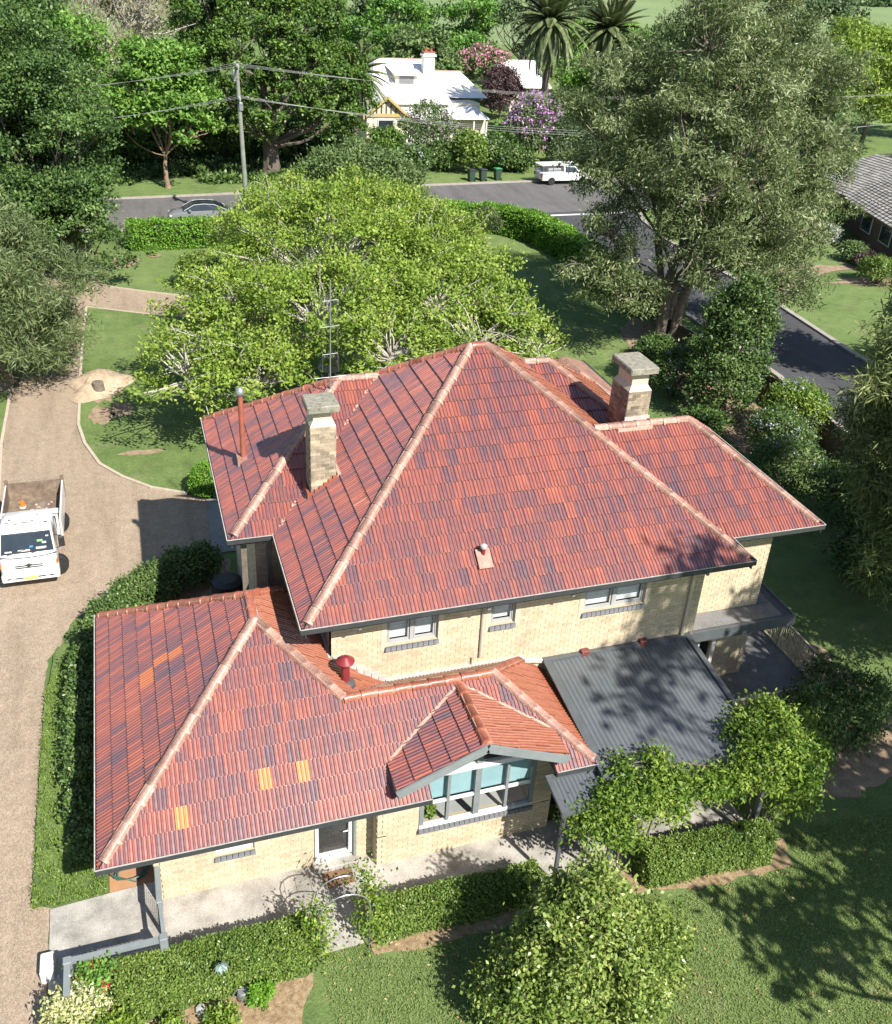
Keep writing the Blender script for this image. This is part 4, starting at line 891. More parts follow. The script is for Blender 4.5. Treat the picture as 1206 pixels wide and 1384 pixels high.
# wide lime green tree behind the house
ll = [(0, 0, 5.6, 4.4, 4.8, 2.3)]
for x, y, z, a, b, c in [(-4.3, -3.4, 4.3, 2.8, 3.0, 1.8), (-6.9, -7.2, 3.3, 1.9, 2.2, 1.3), (-2.2, 2.4, 5.5, 2.7, 3.0, 1.7), (-.8, 7.2, 5.4, 2.1, 2.4, 1.5), (.8, 8.8, 5.4, 2.4, 2.7, 1.6), (3.4, 4.0, 5.9, 3.2, 3.4, 1.8),
                         (4.7, -.8, 5.6, 2.7, 3.0, 1.6), (3.6, -5.2, 5.0, 3.0, 3.0, 1.7), (5.6, -7.4, 4.5, 1.9, 2.0, 1.1), (-1.6, -5.8, 4.9, 3.2, 3.2, 1.8), (-4.4, -8.2, 3.4, 2.0, 1.7, 1.2), (.6, -9.0, 4.4, 2.4, 1.8, 1.3), (6.4, -9.8, 4.2, 1.4, 1.4, .8), (6.0, 3.8, 5.0, 1.8, 2.0, 1.2), (4.3, -8.8, 4.5, 1.9, 1.7, 1.1)]: ll.append((x, y, z, a, b, c))
tree('lime_tree', 'wide spreading lime green tree with pale twiggy branches behind the tiled house', 'tree', (6.0, 26.6), ll, 4700, 25, .36, (.165, .095), 'lime', 3, (.42, 1.9), 'palebark', shell=.66, twigs=1300, up=.6, rnd=.55, flat=.7, twr=.028, lump=.24, bough=.9, nb=9, bz=.95)
# silky oak on the corner of the side street
gl = [(0, 0, 11, 3.6, 3.6, 5.0)]
for x, y, z, a, c in [(-4.1, .6, 9.6, 2.4, 2.3), (-3.9, 1.0, 12.2, 2.5, 2.2), (-4.8, -.8, 4.3, 1.5, 1.4), (-1.2, -1.5, 15.4, 2.4, 2.0), (1.8, .6, 16.6, 2.8, 2.2), (4.2, 0, 13.6, 3.0, 2.6), (5.6, .8, 10.2, 2.9, 2.6), (6.0, -1.4, 6.6, 2.1, 1.9), (3.0, -2.2, 8.2, 2.6, 2.2), (-2.2, -2.4, 11.2, 2.6, 2.4), (1.0, -2.8, 12.6, 2.6, 2.3),
                      (-3.4, -2.0, 3.7, 1.5, 1.2), (6.8, 2.2, 13.4, 2.0, 1.8), (.6, 2.8, 9, 2.6, 2.8), (-1.0, -2.6, 6.6, 1.9, 1.5), (5.2, -2.6, 4.0, 1.5, 1.2), (-5.2, 1.6, 11.8, 1.4, 1.2), (7.6, .4, 8.0, 1.5, 1.3), (.4, -2.6, 5.2, 1.8, 1.3), (2.4, -2.2, 5.8, 1.7, 1.4), (-1.4, -3.0, 9.0, 2.0, 1.8), (8.0, 1.0, 10.8, 1.8, 1.7), (7.2, .2, 5.2, 1.5, 1.3), (-4.2, -.6, 6.6, 1.4, 1.3)]: gl.append((x, y, z, a, a, c))
tree('silky_oak', 'tall grey green tree with several trunks at the corner of the side street', 'tree', (24.4, 26.6), gl, 6400, 25, .44, (.25, .06), 'gum', 5, (.38, 3.4), 'oakbark', shell=.5, under=.9, twigs=420, droop=.5, stems=3, up=.35, rnd=.8, flat=.8, twr=.032, lump=.24, bough=.8, nb=8)
# big trees along the left of the driveway
dl = LA_(21, 13.2, 4.6, .3, 15, .7, .72, (.28, .44)) + [(2.6, -2.4, 2.2, 1.9, 1.9, 1.6), (2.9, .4, 4.6, 1.9, 2.0, 1.7), (1.2, -3.6, 3.6, 1.9, 1.9, 1.7)]
tree('evergreen_tree', 'broad dense dark green tree beside the gravel driveway near the clipped street hedge', 'tree', (-7.2, 43.6), dl, 3800, 24, .5, (.21, .115), 'dense', 22, (.4, 2.2), shell=.76, twigs=60, bough=1.05, nb=15, rnd=.42, bz=.85)
dl = LA_(24, 17, 5.2, 2, 12, .75, .7, (.32, .46))
tree('evergreen_tree', 'tallest dark green tree rising behind the broad one by the driveway', 'tree', (-9.2, 51), dl, 2200, 24, .55, (.24, .13), 'dense', 25, (.45, 3), shell=.76, twigs=40, bough=1.15, nb=15, rnd=.42, bz=.85)
cl = LA_(31, 8.6, 3.9, .2, 12, .8, .66, (.3, .46))
tree('she_oak', 'soft needle leaved grey green tree overhanging the left edge of the driveway', 'tree', (-8.6, 27.2), cl, 2600, 20, .6, (.34, .045), 'casu', 32, (.28, 1.5), shell=.6, twigs=70, droop=.25, up=.3, rnd=.8, bough=.6)
bl_ = [(0, 0, 7.6, 2.7, 2.7, 2.2), (-2.2, .3, 6.6, 2.1, 2.1, 1.5), (2.2, -.3, 6.6, 2.0, 2.0, 1.5), (.4, -1.5, 5.3, 1.9, 1.9, 1.2), (-.8, 0, 9.6, 1.8, 1.8, 1.2), (1.1, .2, 9.2, 1.7, 1.7, 1.2), (-2.9, -.4, 4.9, 1.2, 1.2, .8), (2.6, -.2, 4.6, 1.3, 1.3, .8)]
tree('forked_tree', 'bright green tree with a slim forked trunk on the far verge of the street', 'tree', (.8, 65.2), bl_, 1100, 16, .7, (.34, .2), 'bright', 33, (.17, 2.6), 'tanbark', shell=.68, twigs=40, bough=.85, nb=10, rnd=.45, bz=.8)
fl_ = [(0, 0, 10.4, 5.6, 5.2, 4.6), (-5.0, 0, 8.2, 3.2, 3.2, 3.0), (5.2, 0, 7.6, 3.4, 3.4, 3.0), (7.0, .4, 5.4, 2.5, 2.5, 2.3), (2.6, -2.6, 8.6, 3.3, 3.0, 2.6), (-2.6, -2.6, 9.4, 3.2, 3.0, 2.6), (0, -3.2, 6.2, 2.9, 2.5, 2.0), (-4.4, -.6, 12.6, 2.9, 2.9, 2.3), (3.6, 0, 12.8, 3.0, 3.0, 2.3), (0, 0, 15, 3.2, 3.2, 2.0), (-1.4, -3.4, 4.7, 1.9, 1.8, 1.3), (4.8, -2.6, 5.2, 2.2, 2.0, 1.7), (2.2, -3.0, 11.6, 2.6, 2.2, 1.9)]
tree('fig_tree', 'huge dark fig with rounded leaf clusters behind the timber power pole', 'tree', (9.6, 69.5), fl_, 7600, 9, .26, (.27, .16), 'fig', 35, (.75, 2.6), shell=.9, twigs=40, up=.5, rnd=.4, flat=.9, lump=.06, bough=.52, nb=9, bz=.9)
tree('wattle_tree', 'thin grey brown tree with bare pale twigs behind the bright forked tree', 'tree', (-4.6, 86), LA_(36, 17, 8.5, 5, 9, .7), 1700, 12, .9, (.42, .06), 'brown', 37, (.35, 5), 'palebark', shell=.4, twigs=260, twr=.06)
ol = [(0, 0, 3.6, 3.6, 3.2, 2.4), (-3.0, 0, 3.0, 2.0, 2.0, 1.9), (3.0, 0, 2.7, 2.1, 2.0, 2.0), (1.4, -1.2, 4.5, 2.0, 1.8, 1.3), (-1.4, -1, 4.6, 2.0, 1.8, 1.3), (.2, -1.8, 2.4, 2.2, 1.7, 1.6), (3.6, -.6, 1.6, 1.5, 1.4, 1.3)]
tree('mop_topped_tree', 'rounded olive green tree on the verge behind the clipped hedge', 'tree', (13.3, 52.2), [tuple(q * .95 for q in l) for l in ol], 1700, 20, .5, (.26, .1), 'olive', 38, (.25, 1.2), shell=.7, twigs=20)
tree('garden_sapling', 'small open tree with a red mulch ring on the back lawn', 'tree', (20.7, 45.2), [(0, 0, 2.0, .9, .9, .75), (.6, 0, 1.7, .6, .6, .45), (-.6, .1, 1.75, .6, .6, .5), (.1, 0, 2.5, .6, .6, .35)], 240, 14, .3, (.15, .07), 'casu', 39, (.05, 1.0), 'tanbark', twigs=30, twr=.012)
pl_ = [(0, 0, 1.25, 1.5, 1.3, .95), (-1.25, .1, 1.0, .75, .8, .8), (1.35, .1, 1.0, .8, .8, .8), (.3, -.8, 1.0, 1.1, .75, .8), (-.1, .1, 2.15, 1.05, 1.0, .9), (.55, 0, 1.9, .7, .7, .8), (-.2, .15, 2.95, .62, .6, .7), (.0, .2, 3.5, .34, .34, .5)]
tree('pear_tree', 'pale speckled pear tree with glossy leaves on the front lawn', 'tree', (4.3, -6.05), pl_, 1500, 26, .22, (.10, .058), 'pear', 41, (.1, .6), 'bark', shell=.58, under=.7, twigs=170, droop=.35, up=.3, rnd=.85, twr=.012, flat=.9, bough=.34, nb=6)
wl = [(0, 0, 6.0, 2.4, 2.6, 3.9)] + [(x, y, z, a, a, c) for x, y, z, a, c in [(-1.2, 1.8, 8.4, 1.7, 1.8), (1.2, 2.4, 10.4, 2.1, 1.9), (-1.5, -1.0, 5.4, 1.5, 1.7), (-1.1, -2.2, 3.8, 1.4, 1.5), (-1.3, 2.4, 5.6, 1.6, 1.9), (1.4, 4.2, 9.2, 1.8, 1.8), (1.6, -1, 8, 2.0, 2.0), (-1.3, .6, 2.8, 1.3, 1.4), (-.4, 3.4, 6.4, 1.5, 1.8)]]
tree('pepper_tree', 'pale weeping pepper tree at the edge of the shaded lawn by the terrace', 'tree', (20.6, 2.2), wl, 3900, 22, .4, (.30, .05), 'willow', 43, (.3, 2.5), shell=.58, under=.9, twigs=120, droop=.7, up=.3, rnd=.8, flat=.9, bough=.55, nb=7)
tree('columnar_tree', 'narrow upright glossy dark tree between the house and the side street', 'tree', (22.9, 18.3), [(0, 0, 3.3, 1.5, 1.5, 2.9), (-.8, -.8, 1.8, 1.5, 1.5, 1.6), (.4, .3, 5.0, 1.0, 1.0, 1.2), (-.6, .2, 4.2, .9, .9, 1.2)], 1200, 20, .36, (.15, .085), 'camellia', 45, (.12, 1), shell=.66, twigs=30)
# trees out of the frame to the right of the camera: the ones whose shade lies on the lawn, patio roof and terrace
for i, (b, lb, n, fh, lab) in enumerate([((14.4, -13.6), [(0, 0, 7.6, 2.0, 2.0, 1.4), (-2.6, .6, 6.6, 1.5, 1.5, 1.0), (1.9, .9, 8.4, 1.5, 1.5, 1.1), (-1.0, 2.8, 8.2, 1.1, 1.1, .8), (0, .2, 17.2, 1.5, 1.5, 1.3), (-.9, -.6, 16, 1.1, 1.1, .9), (.8, .9, 18.4, 1.1, 1.1, .9)], 220, 5, 'tall shade tree on the front lawn whose shadow crosses the patio roof'),
                                         ((17.6, -8.4), LA_(51, 13.5, 3.4, 4.2, 8, .8), 430, 3.5, 'broad shade tree on the front lawn casting shade over the terrace'), ((24.5, -2.5), LA_(52, 13.5, 4.2, 3.6, 9, .8), 800, 3.5, 'shade tree beyond the terrace shading the side lawn'), ((36.0, 14.6), LA_(54, 11.5, 3.4, 3.4, 8, .8), 600, 3, 'shade tree across the side street whose shadow lies on the asphalt')]):
    tree('shade_tree', lab, 'tree', b, lb, n, 14, .6, (.36, .2), 'dense', 60 + i, (.22, fh), shell=.45, twigs=50, bough=.8, nb=6, group='shade trees along the front lawn')
# shrubs in the garden
shrub('garden_shrub', 'bushy green shrub standing alone on the lawn behind the lime tree', (1.1, 39.9), 1.25, 2.0, 420, 16, (.17, .08), 'box', 71)
shrub('young_plant', 'tiny young plant in a bare patch before the street hedge', (-1.2, 46.6), .3, .7, 40, 10, (.12, .06), 'bright', 72, cat='plant')
def ball(label, b, r_, seed, mat='box', n=3400, leaf=(.07, .045)):
    rng = np.random.default_rng(seed); t = thing('clipped_bush', label, 'bush', (*b, 0)); d = unit(rng.normal(size=(n, 3))); d[:, 2] = np.abs(d[:, 2] + .25) - .25
    p = d * r_ * (1 + rng.normal(0, .025, n))[:, None]; p[:, 2] += r_ * .62; k = p[:, 2] > .03
    link('foliage', leaf_mesh('foliage', *leaves(rng, p[k], d[k], 2, .05, leaf[0], leaf[1], 0, .2, .5), LM[mat]), t)
    c = MB(); c.lathe((0, 0, 0), [(r_ * .5, 0), (r_ * .8, r_ * .25), (r_ * .88, r_ * .62), (r_ * .7, r_ * 1.2), (r_ * .2, r_ * 1.46)], 14); c.build('twig_core', M['core'], t)
ball('round clipped lime bush at the corner of the lawn island beside the house', (-.75, 15.9), .74, 73, 'hedge')
# hedge shrubs bending along the driveway beside the left wall
HS = [((-5.0, .1), .32, .7), ((-5.05, 1.2), .36, .8), ((-5.05, 2.25), .44, 1.0), ((-5.05, 3.2), .47, 1.05), ((-5.05, 4.15), .48, 1.05), ((-5.0, 5.15), .5, 1.1), ((-4.9, 6.2), .54, 1.15), ((-4.7, 7.2), .6, 1.25), ((-4.3, 8.05), .66, 1.3), ((-3.7, 8.8), .7, 1.35), ((-3.0, 9.4), .72, 1.4), ((-2.25, 9.9), .72, 1.4), ((-1.55, 10.3), .68, 1.35)]
words = ['first', 'second', 'third', 'fourth', 'fifth', 'sixth', 'seventh', 'eighth', 'ninth', 'tenth', 'eleventh', 'twelfth', 'thirteenth']
for i, (b, r_, h) in enumerate(HS):
    shrub('camellia_shrub', '%s dark glossy shrub of the driveway row counted from the concrete path' % words[i], b, r_, h, 190 if i else 60, 20, (.10, .06), 'camellia', 80 + i, group='glossy shrubs bordering the driveway', cr=.2)
shrub('lavender_shrub', 'low pale green shrub tucked behind the driveway row', (-3.6, 7.6), .7, 1.0, 160, 18, (.11, .06), 'box', 96)
# grass verge of tufts between shrubs and gravel
rng = np.random.default_rng(5)
def tufts(label, poly_fn, n, x0, x1, y0, y1, h):
    p = np.column_stack([rng.uniform(x0, x1, n), rng.uniform(y0, y1, n), np.full(n, .02)]); p = p[poly_fn(p[:, 0], p[:, 1])]; m = len(p)
    ax = rng.normal(size=(m, 3)) * .7; ax[:, 2] = np.abs(ax[:, 2]) + .6; hh = h * (1 + .5 * np.sin(p[:, 0] * 9) * np.sin(p[:, 1] * 7))
    p[:, 2] += hh * rng.random(m) * .8
    o = link('grass_verge', leaf_mesh('grass_verge', p, ax, rng.normal(size=(m, 3)) + (0, -.3, .5), .09 * rng.uniform(.6, 1.4, m), np.full(m, .022), rng.normal(.5, .22, m), LM['lawn'])); tag(o, label, 'grass', kind='stuff')
tufts('thick unmown grass strip between the driveway and the glossy shrubs', lambda x, y: ((x > -6.12 + .35 * np.clip(y - 6, 0, 3)) & (x < -5.45 + .22 * (y < 0) + np.where(y < -.15, .9, 0)) & (y > -1.0)), 26000, -6.15, -4.6, -1.0, 8.6, .16)
def mown(label, n, x0, x1, y0, y1, keep):
    p = np.column_stack([rng.uniform(x0, x1, n), rng.uniform(y0, y1, n), np.full(n, .004)]); p = p[keep(p[:, 0], p[:, 1])]; m = len(p)
    ax = rng.normal(size=(m, 3)) * .8; ax[:, 2] = np.abs(ax[:, 2]) + .45
    tag(link('lawn_grass', leaf_mesh('lawn_grass', p, ax, rng.normal(size=(m, 3)) * .35 + (0, -.3, 1.1), .05 * rng.uniform(.5, 1.5, m), np.full(m, .02), rng.normal(.5, .25, m) + .2 * np.sin(p[:, 0] * 1.7) * np.sin(p[:, 1] * 2.1), LM['mown'])), label, 'grass', kind='stuff')
mown('short mown grass blades on the front lawn around the pear tree', 120000, -1.6, 15.5, -9.5, -3.6, lambda x, y: ((x > -.45) | (y < -5.2)) & (y < np.where(x < .6, -3.65, np.where(x < 5.4, -4.05, np.where(x < 6.4, -3.7, np.where(x < 10.9, -4.4, -2.9))))))
rng = np.random.default_rng(44); m = 700; p = np.column_stack([rng.uniform(-1, 15, m), rng.uniform(-9, -3.7, m), np.full(m, .035)]); an = rng.uniform(0, 6.28, m)
M['litter'] = leafmat('fallen_leaf', (.16, .10, .04), (.25, .17, .07), (.36, .28, .14), .1)
tag(link('leaf_litter', leaf_mesh('leaf_litter', p, np.column_stack([np.cos(an), np.sin(an), np.zeros(m)]), rng.normal(size=(m, 3)) * .25 + (0, 0, 1), rng.uniform(.05, .10, m), rng.uniform(.025, .05, m), rng.random(m), M['litter'])), 'scattered fallen leaves on the front lawn', 'leaves', kind='stuff')
# clipped hedges
hedge('street_hedge', 'clipped bright green hedge between the back lawn and the street, left of the lime tree', [(-2.6, 48.5), (5, 48.6), (12, 49.5)], 1.5, 1.72, 130, (.16, .095), 'hedge', 101, wob=.07, per=2)
hedge('street_hedge', 'clipped hedge rounding the back corner of the lawn by the small open tree', [(12.2, 49.6), (17, 50.4), (21, 50.4), (23.6, 49.3), (25.2, 46.5), (25.8, 43)], 1.5, 1.9, 130, (.16, .095), 'hedge', 102, wob=.09, per=2)
hedge('street_hedge', 'clipped hedge along the side street under the tall grey green tree', [(25.8, 42.8), (25.9, 38), (25.7, 33.5), (25.4, 31)], 1.5, 1.8, 120, (.16, .095), 'hedge', 103, wob=.12, per=2)
hedge('front_hedge', 'clipped front hedge behind the grey garden fence beside the spinner', [(-4.35, -3.55), (-2.4, -3.55), (-.72, -3.5)], .82, .88, 1500, (.055, .036), 'box', 104, wob=.04, per=2)
hedge('front_hedge', 'clipped hedge from the vine arch to the pear tree', [(.78, -3.4), (2.4, -3.42), (4.4, -3.45)], .5, .88, 1500, (.055, .036), 'box', 105, wob=.045, per=2)
hedge('front_hedge', 'clipped hedge in front of the patio beside the vine covered roof', [(6.95, -3.66), (8.5, -3.75), (10.1, -3.85)], .62, .9, 1450, (.055, .036), 'box', 106, wob=.04, per=2)
# vine over the patio roof and the arch
def creeper(name, label, cat, spots, n, per, leaf, mat, seed, posts=None, z0=0):
    rng = np.random.default_rng(seed); o = spots[0]; t = thing(name, label, cat, (o[0], o[1], z0))
    lb = [(x - o[0], y - o[1], z, a, b, c) for x, y, z, a, b, c in spots]; p, d, k = crown_points(rng, lb, n, .45, .8, .2)
    link('foliage', leaf_mesh('foliage', *leaves(rng, p, d, per, .3, leaf[0], leaf[1], .2, .6, .7), LM[mat]), t)
    mb = MB()
    for a, b in zip(lb, lb[1:]): limb(mb, a[:3], b[:3], .02, .014, rng, .08, 4, 5)
    for q in lb[:3]: limb(mb, (q[0] * .6, q[1] * .6, 0), q[:3], .035, .018, rng, .06, 5, 6)
    mb.build('stem', M['bark'], t, True); return t
creeper('wisteria_vine', 'green vine sprawling along the front edge of the grey patio roof', 'vine', [(7.0, -3.5, 2.5, .7, .32, .24), (6.2, -3.35, 2.45, .6, .32, .3), (5.5, -3.45, 2.0, .45, .3, .4), (7.8, -3.55, 2.5, .6, .3, .22), (8.6, -3.6, 2.5, .6, .3, .22), (9.2, -3.55, 2.55, .5, .34, .28), (6.5, -2.85, 2.76, .22, .22, .2), (7.35, -2.95, 2.78, .25, .3, .24), (6.2, -3.65, 1.7, .4, .28, .4), (7.2, -3.7, 2.15, .5, .22, .22)], 620, 22, (.105, .05), 'vine', 111)
creeper('climbing_shrub', 'tall bright leafy shrub at the corner of the grey patio roof', 'shrub', [(10.3, -3.3, 2.45, .9, .75, .75), (10.95, -3.1, 2.0, .8, .75, .85), (9.9, -2.9, 2.8, .6, .6, .45), (10.5, -2.5, 2.6, .75, .7, .65), (11.3, -2.5, 1.8, .8, .8, .85), (10.9, -3.4, 1.3, .6, .4, .6)], 860, 22, (.11, .052), 'vine', 112)
creeper('terrace_shrub', 'dark shaded shrub spilling over the terrace screen', 'shrub', [(13.0, -1.15, .9, 1.1, .8, .95), (14.2, -1.2, .9, 1.1, .9, 1.0), (15.2, -.7, .8, .9, .9, .9), (14.6, .1, 1.0, .6, .6, .6), (12.2, -1.1, .6, .7, .6, .7)], 520, 20, (.14, .05), 'camellia', 113)
for i, (x, y, r_, h, m, lab) in enumerate([(21.3, 20.2, 1.3, 2.4, 'dense', 'plumbago shrub with pale blue flowers under the several trunked tree'), (24.4, 15.2, 1.5, 2.6, 'vine', 'bright plumbago shrub with blue flowers leaning on the paling fence'), (22.6, 13.6, 1.5, 2.0, 'camellia', 'shaded plumbago shrub with small blue flowers beside the right roof'), (21.2, 11.2, 1.6, 2.2, 'camellia', 'dark flowering shrub under the right eave')]):
    shrub('plumbago_shrub', lab, (x, y), r_, h, 360, 16, (.15, .06), m, 120 + i, blossoms=('blue', .10 if i < 3 else .04, .08), cr=.35)
for i, (x, y, r_, h, m, lab) in enumerate([(24.8, 22.8, 1.3, 1.9, 'camellia', 'dark shrub between the narrow tree and the paling fence'), (20.4, 16.2, 1.0, 1.2, 'dense', 'low shrub at the foot of the narrow tree'), (25.2, 28.8, 1.5, 2.2, 'camellia', 'shaded shrub behind the several trunked tree'), (22.8, 24.6, 1.0, 1.1, 'dense', 'low green shrub before the trunks of the tall tree'), (22.0, 8.0, 1.8, 2.4, 'camellia', 'dark leafy shrub on the side lawn beyond the balcony'), (20.4, 5.0, 1.6, 1.6, 'camellia', 'low dark shrub under the weeping tree')]):
    shrub('garden_shrub', lab, (x, y), r_, h, 300, 15, (.16, .085), m, 130 + i, cr=.34)
# small plants of the front bed
shrub('variegated_shrub', 'cream and green variegated shrub at the corner of the grey fence', (-5.1, -3.95), .62, 1.0, 260, 16, (.085, .05), 'varieg', 141, cr=.2)
shrub('leafy_shrub', 'mid green leafy shrub between the variegated shrub and the hedge', (-4.55, -4.75), .6, .85, 220, 16, (.09, .05), 'vine', 142, cr=.2)
shrub('rose_bush', 'red flowered rose bush beside the grey fence beam', (-4.75, -3.45), .38, 1.15, 90, 12, (.08, .06), 'bright', 143, cr=.2, blossoms=('red', .05, .07))
shrub('herb_plant', 'low green plant beside the watering can in the mulch bed', (-2.55, -4.55), .33, .4, 80, 12, (.07, .05), 'vine', 144, cat='plant')
shrub('herb_plant', 'narrow green edging plant in the mulch bed near the lawn', (-1.75, -4.3), .25, .5, 70, 12, (.07, .05), 'hedge', 145, cat='plant')
shrub('herb_plant', 'small green plant in the mulch bed in front of the hedge', (-3.5, -4.5), .3, .35, 70, 12, (.07, .05), 'vine', 146, cat='plant')

shrub('potted_plant', 'small green plant on the ledge inside the gable window', (2.5, -1.52), .16, .32, 26, 10, (.09, .05), 'vine', 147, cat='plant', z0=.96)
# palms across the street
def frond_mesh(L, seed, arch):
    rng = np.random.default_rng(seed); B, A, Nn, LL, T = [], [], [], [], []; n = 44
    for i in range(n):
        s = .1 + .9 * i / n; r_ = L * s; z = L * (.30 * s - arch * s * s); tn = np.array((1, 0, .30 - 2 * arch * s)); tn /= np.linalg.norm(tn)
        for sd in (-1, 1):
            B.append((r_, 0, z)); A.append(tn * .75 + np.array((0, sd * .9, -.25))); Nn.append((0, -sd * .35, 1)); LL.append(L * .17 * math.sin(math.pi * min(1, s * .85 + .12)) + .1); T.append(rng.normal(.5, .2))
    return leaf_mesh('frond', np.array(B), np.array(A), np.array(Nn, float), np.array(LL), np.full(len(B), L * .035 + .03), np.array(T), LM['palm'])
FR = [frond_mesh(4.2, i, .32 + .16 * i) for i in range(5)]
def palm(label, b, th, sc, seed, n=64):
    rr = random.Random(seed); t = thing('date_palm', label, 'palm tree', (*b, 0), 0, 'date palms across the street')
    mb = MB(); k = 18; mb.tube([(math.sin(i * .3) * .06, 0, th * i / k) for i in range(k + 1)], [.44 - .10 * min(1, i / 4) + (.05 if i % 2 else 0) + (.12 if i == k else 0) for i in range(k + 1)], 10); mb.build('trunk', M['bark'], t, True)
    mb = MB(); mb.lathe((0, 0, th), [(.4, -.5), (.62, 0), (.45, .5), (.1, .8)], 10); mb.build('crown_base', M['tanbark'], t, True)
    for i in range(n):
        el = math.radians(78 - 112 * (i / n) ** 1.05); o = link('frond', FR[min(4, int(i / n * 5))], t); o.location = (0, 0, th + .25); o.scale = (sc,) * 3
        o.rotation_euler = (rr.uniform(-.15, .15), -el + .25, i * 2.39996 + rr.uniform(-.1, .1))
palm('tall date palm whose bare trunk rises behind the pink flowering tree', (38.9, 79), 11.9, 1.0, 1); palm('tall date palm with its crown above the tall grey green tree', (45.9, 80), 11.2, 1.0, 2); palm('shorter date palm half hidden behind the fig', (17.9, 73.4), 7.4, .8, 3)
# garden of the white house
tree('crepe_myrtle', 'tree covered in mauve blossom beside the parked white utility', 'tree', (34.6, 71.4), [(0, 0, 4.6, 1.9, 1.8, 1.9), (-1.2, 0, 3.7, 1.3, 1.3, 1.2), (1.3, 0, 4.2, 1.4, 1.3, 1.5), (.2, -.8, 3.0, 1.6, 1.2, 1.2), (1.0, 0, 2.2, 1.4, 1.2, .9)], 520, 12, .5, (.26, .15), 'olive', 151, (.12, 1.5), 'palebark', blossoms=('mauve', .6, .24))
tree('crepe_myrtle', 'pale open flowering tree in front of the white verandah', 'tree', (24.9, 72.8), [(0, 0, 4.0, 1.9, 1.7, 1.7), (-1.6, 0, 3.0, 1.5, 1.4, 1.3), (1.6, 0, 2.8, 1.6, 1.4, 1.3), (.3, -.6, 2.3, 1.8, 1.2, 1.2)], 420, 11, .55, (.26, .13), 'olive', 152, (.1, 1.4), 'palebark', shell=.5, blossoms=('mauve', .16, .16), twigs=90)
tree('crepe_myrtle', 'pink blossom tree behind the white house chimney', 'tree', (43.6, 110), [(0, 0, 5, 3.0, 2.6, 2.0), (-2, 0, 4.4, 1.8, 1.8, 1.5), (2, 0, 4.6, 1.9, 1.8, 1.5)], 420, 12, .6, (.34, .2), 'olive', 153, (.15, 2), blossoms=('pink', .6, .32))
tree('plum_tree', 'dark plum leaved tree between the two white roofs', 'tree', (41.6, 98), [(0, 0, 4.0, 1.9, 1.9, 2.0), (1.2, -.4, 3.2, 1.3, 1.3, 1.3), (-.6, -.8, 2.4, 1.4, 1.3, 1.4)], 420, 13, .55, (.3, .18), 'plum', 154, (.15, 1.5))
for i, (x, y, r_, h, m, bl, lab) in enumerate([(27.7, 68.9, 1.45, 3.7, 'box', None, 'tall round clipped shrub behind the wheelie bins'), (30.6, 70.2, 1.9, 3.0, 'camellia', ('blue', .08, .14), 'dark hydrangea mound between the round shrub and the mauve tree'), (25.6, 70.4, 1.5, 2.4, 'camellia', None, 'dark shrub left of the tall round shrub'), (22.4, 68.6, 1.7, 2.4, 'camellia', ('blue', .10, .16), 'blue hydrangea at the verge near the olive green tree'),
                                               (32.6, 69.6, 1.6, 2.2, 'camellia', None, 'low dark shrub under the mauve tree'), (37.6, 70.4, 2.4, 4.4, 'darkfar', None, 'tall dark shrub behind the white utility'), (41.4, 70.0, 2.8, 5.0, 'darkfar', None, 'second tall dark shrub along the far kerb'), (46, 71.2, 3.0, 5.4, 'darkfar', None, 'third dark shrub along the far kerb'), (20.6, 71.6, 2.0, 3.4, 'fig', None, 'dark shrub beside the ochre gable'), (36.0, 78, 2.6, 3.6, 'bright', None, 'bright green shrub beside the white verandah end'), (31.0, 76.5, 1.6, 1.8, 'bright', None, 'low bright shrub before the verandah')]):
    shrub('street_shrub', lab, (x, y), r_, h, 330, 13, (.28, .16), m, 160 + i, blossoms=bl, cr=.5)
for i, (x, y, r_, h, m, lab) in enumerate([(-2.5, 74, 2.8, 3.6, 'fig', 'dark shrub added as shade behind the forked trunk'), (2.4, 76, 3.0, 4.0, 'camellia', 'dark shrub added as shade beneath the fig on the forked tree side'), (7, 77, 3.2, 4.2, 'fig', 'dark shrub added as shade right behind the fig trunk'), (12.2, 75.5, 3.0, 4.0, 'camellia', 'dark shrub added as shade under the fig on the palm side'), (-6.6, 72, 2.6, 4.0, 'camellia', 'dark shrub added as shade beyond the driveway mouth'), (16, 72.5, 2.2, 3.2, 'camellia', 'dark shrub added as shade at the foot of the shorter palm')]):
    shrub('shade_filler_shrub', lab, (x, y), r_, h, 420, 14, (.34, .2), m, 180 + i, cr=.6)  # dark shrubs added to stand in for the shade behind the fig
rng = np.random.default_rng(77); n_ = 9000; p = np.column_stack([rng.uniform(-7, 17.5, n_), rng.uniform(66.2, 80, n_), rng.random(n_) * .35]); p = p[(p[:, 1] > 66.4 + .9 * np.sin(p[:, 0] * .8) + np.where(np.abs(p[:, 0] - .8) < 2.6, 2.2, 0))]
tag(link('shade_leaf_layer', leaf_mesh('shade_leaf_layer', *leaves(rng, p, np.tile((0., 0., 1.), (len(p), 1)), 3, .3, .36, .24, 0, .8, .5), LM['camellia'])), 'dark leaf layer added as shade on the ground beneath the fig', 'ivy', kind='stuff')  # dark low leaves added so the ground under the fig reads as shaded
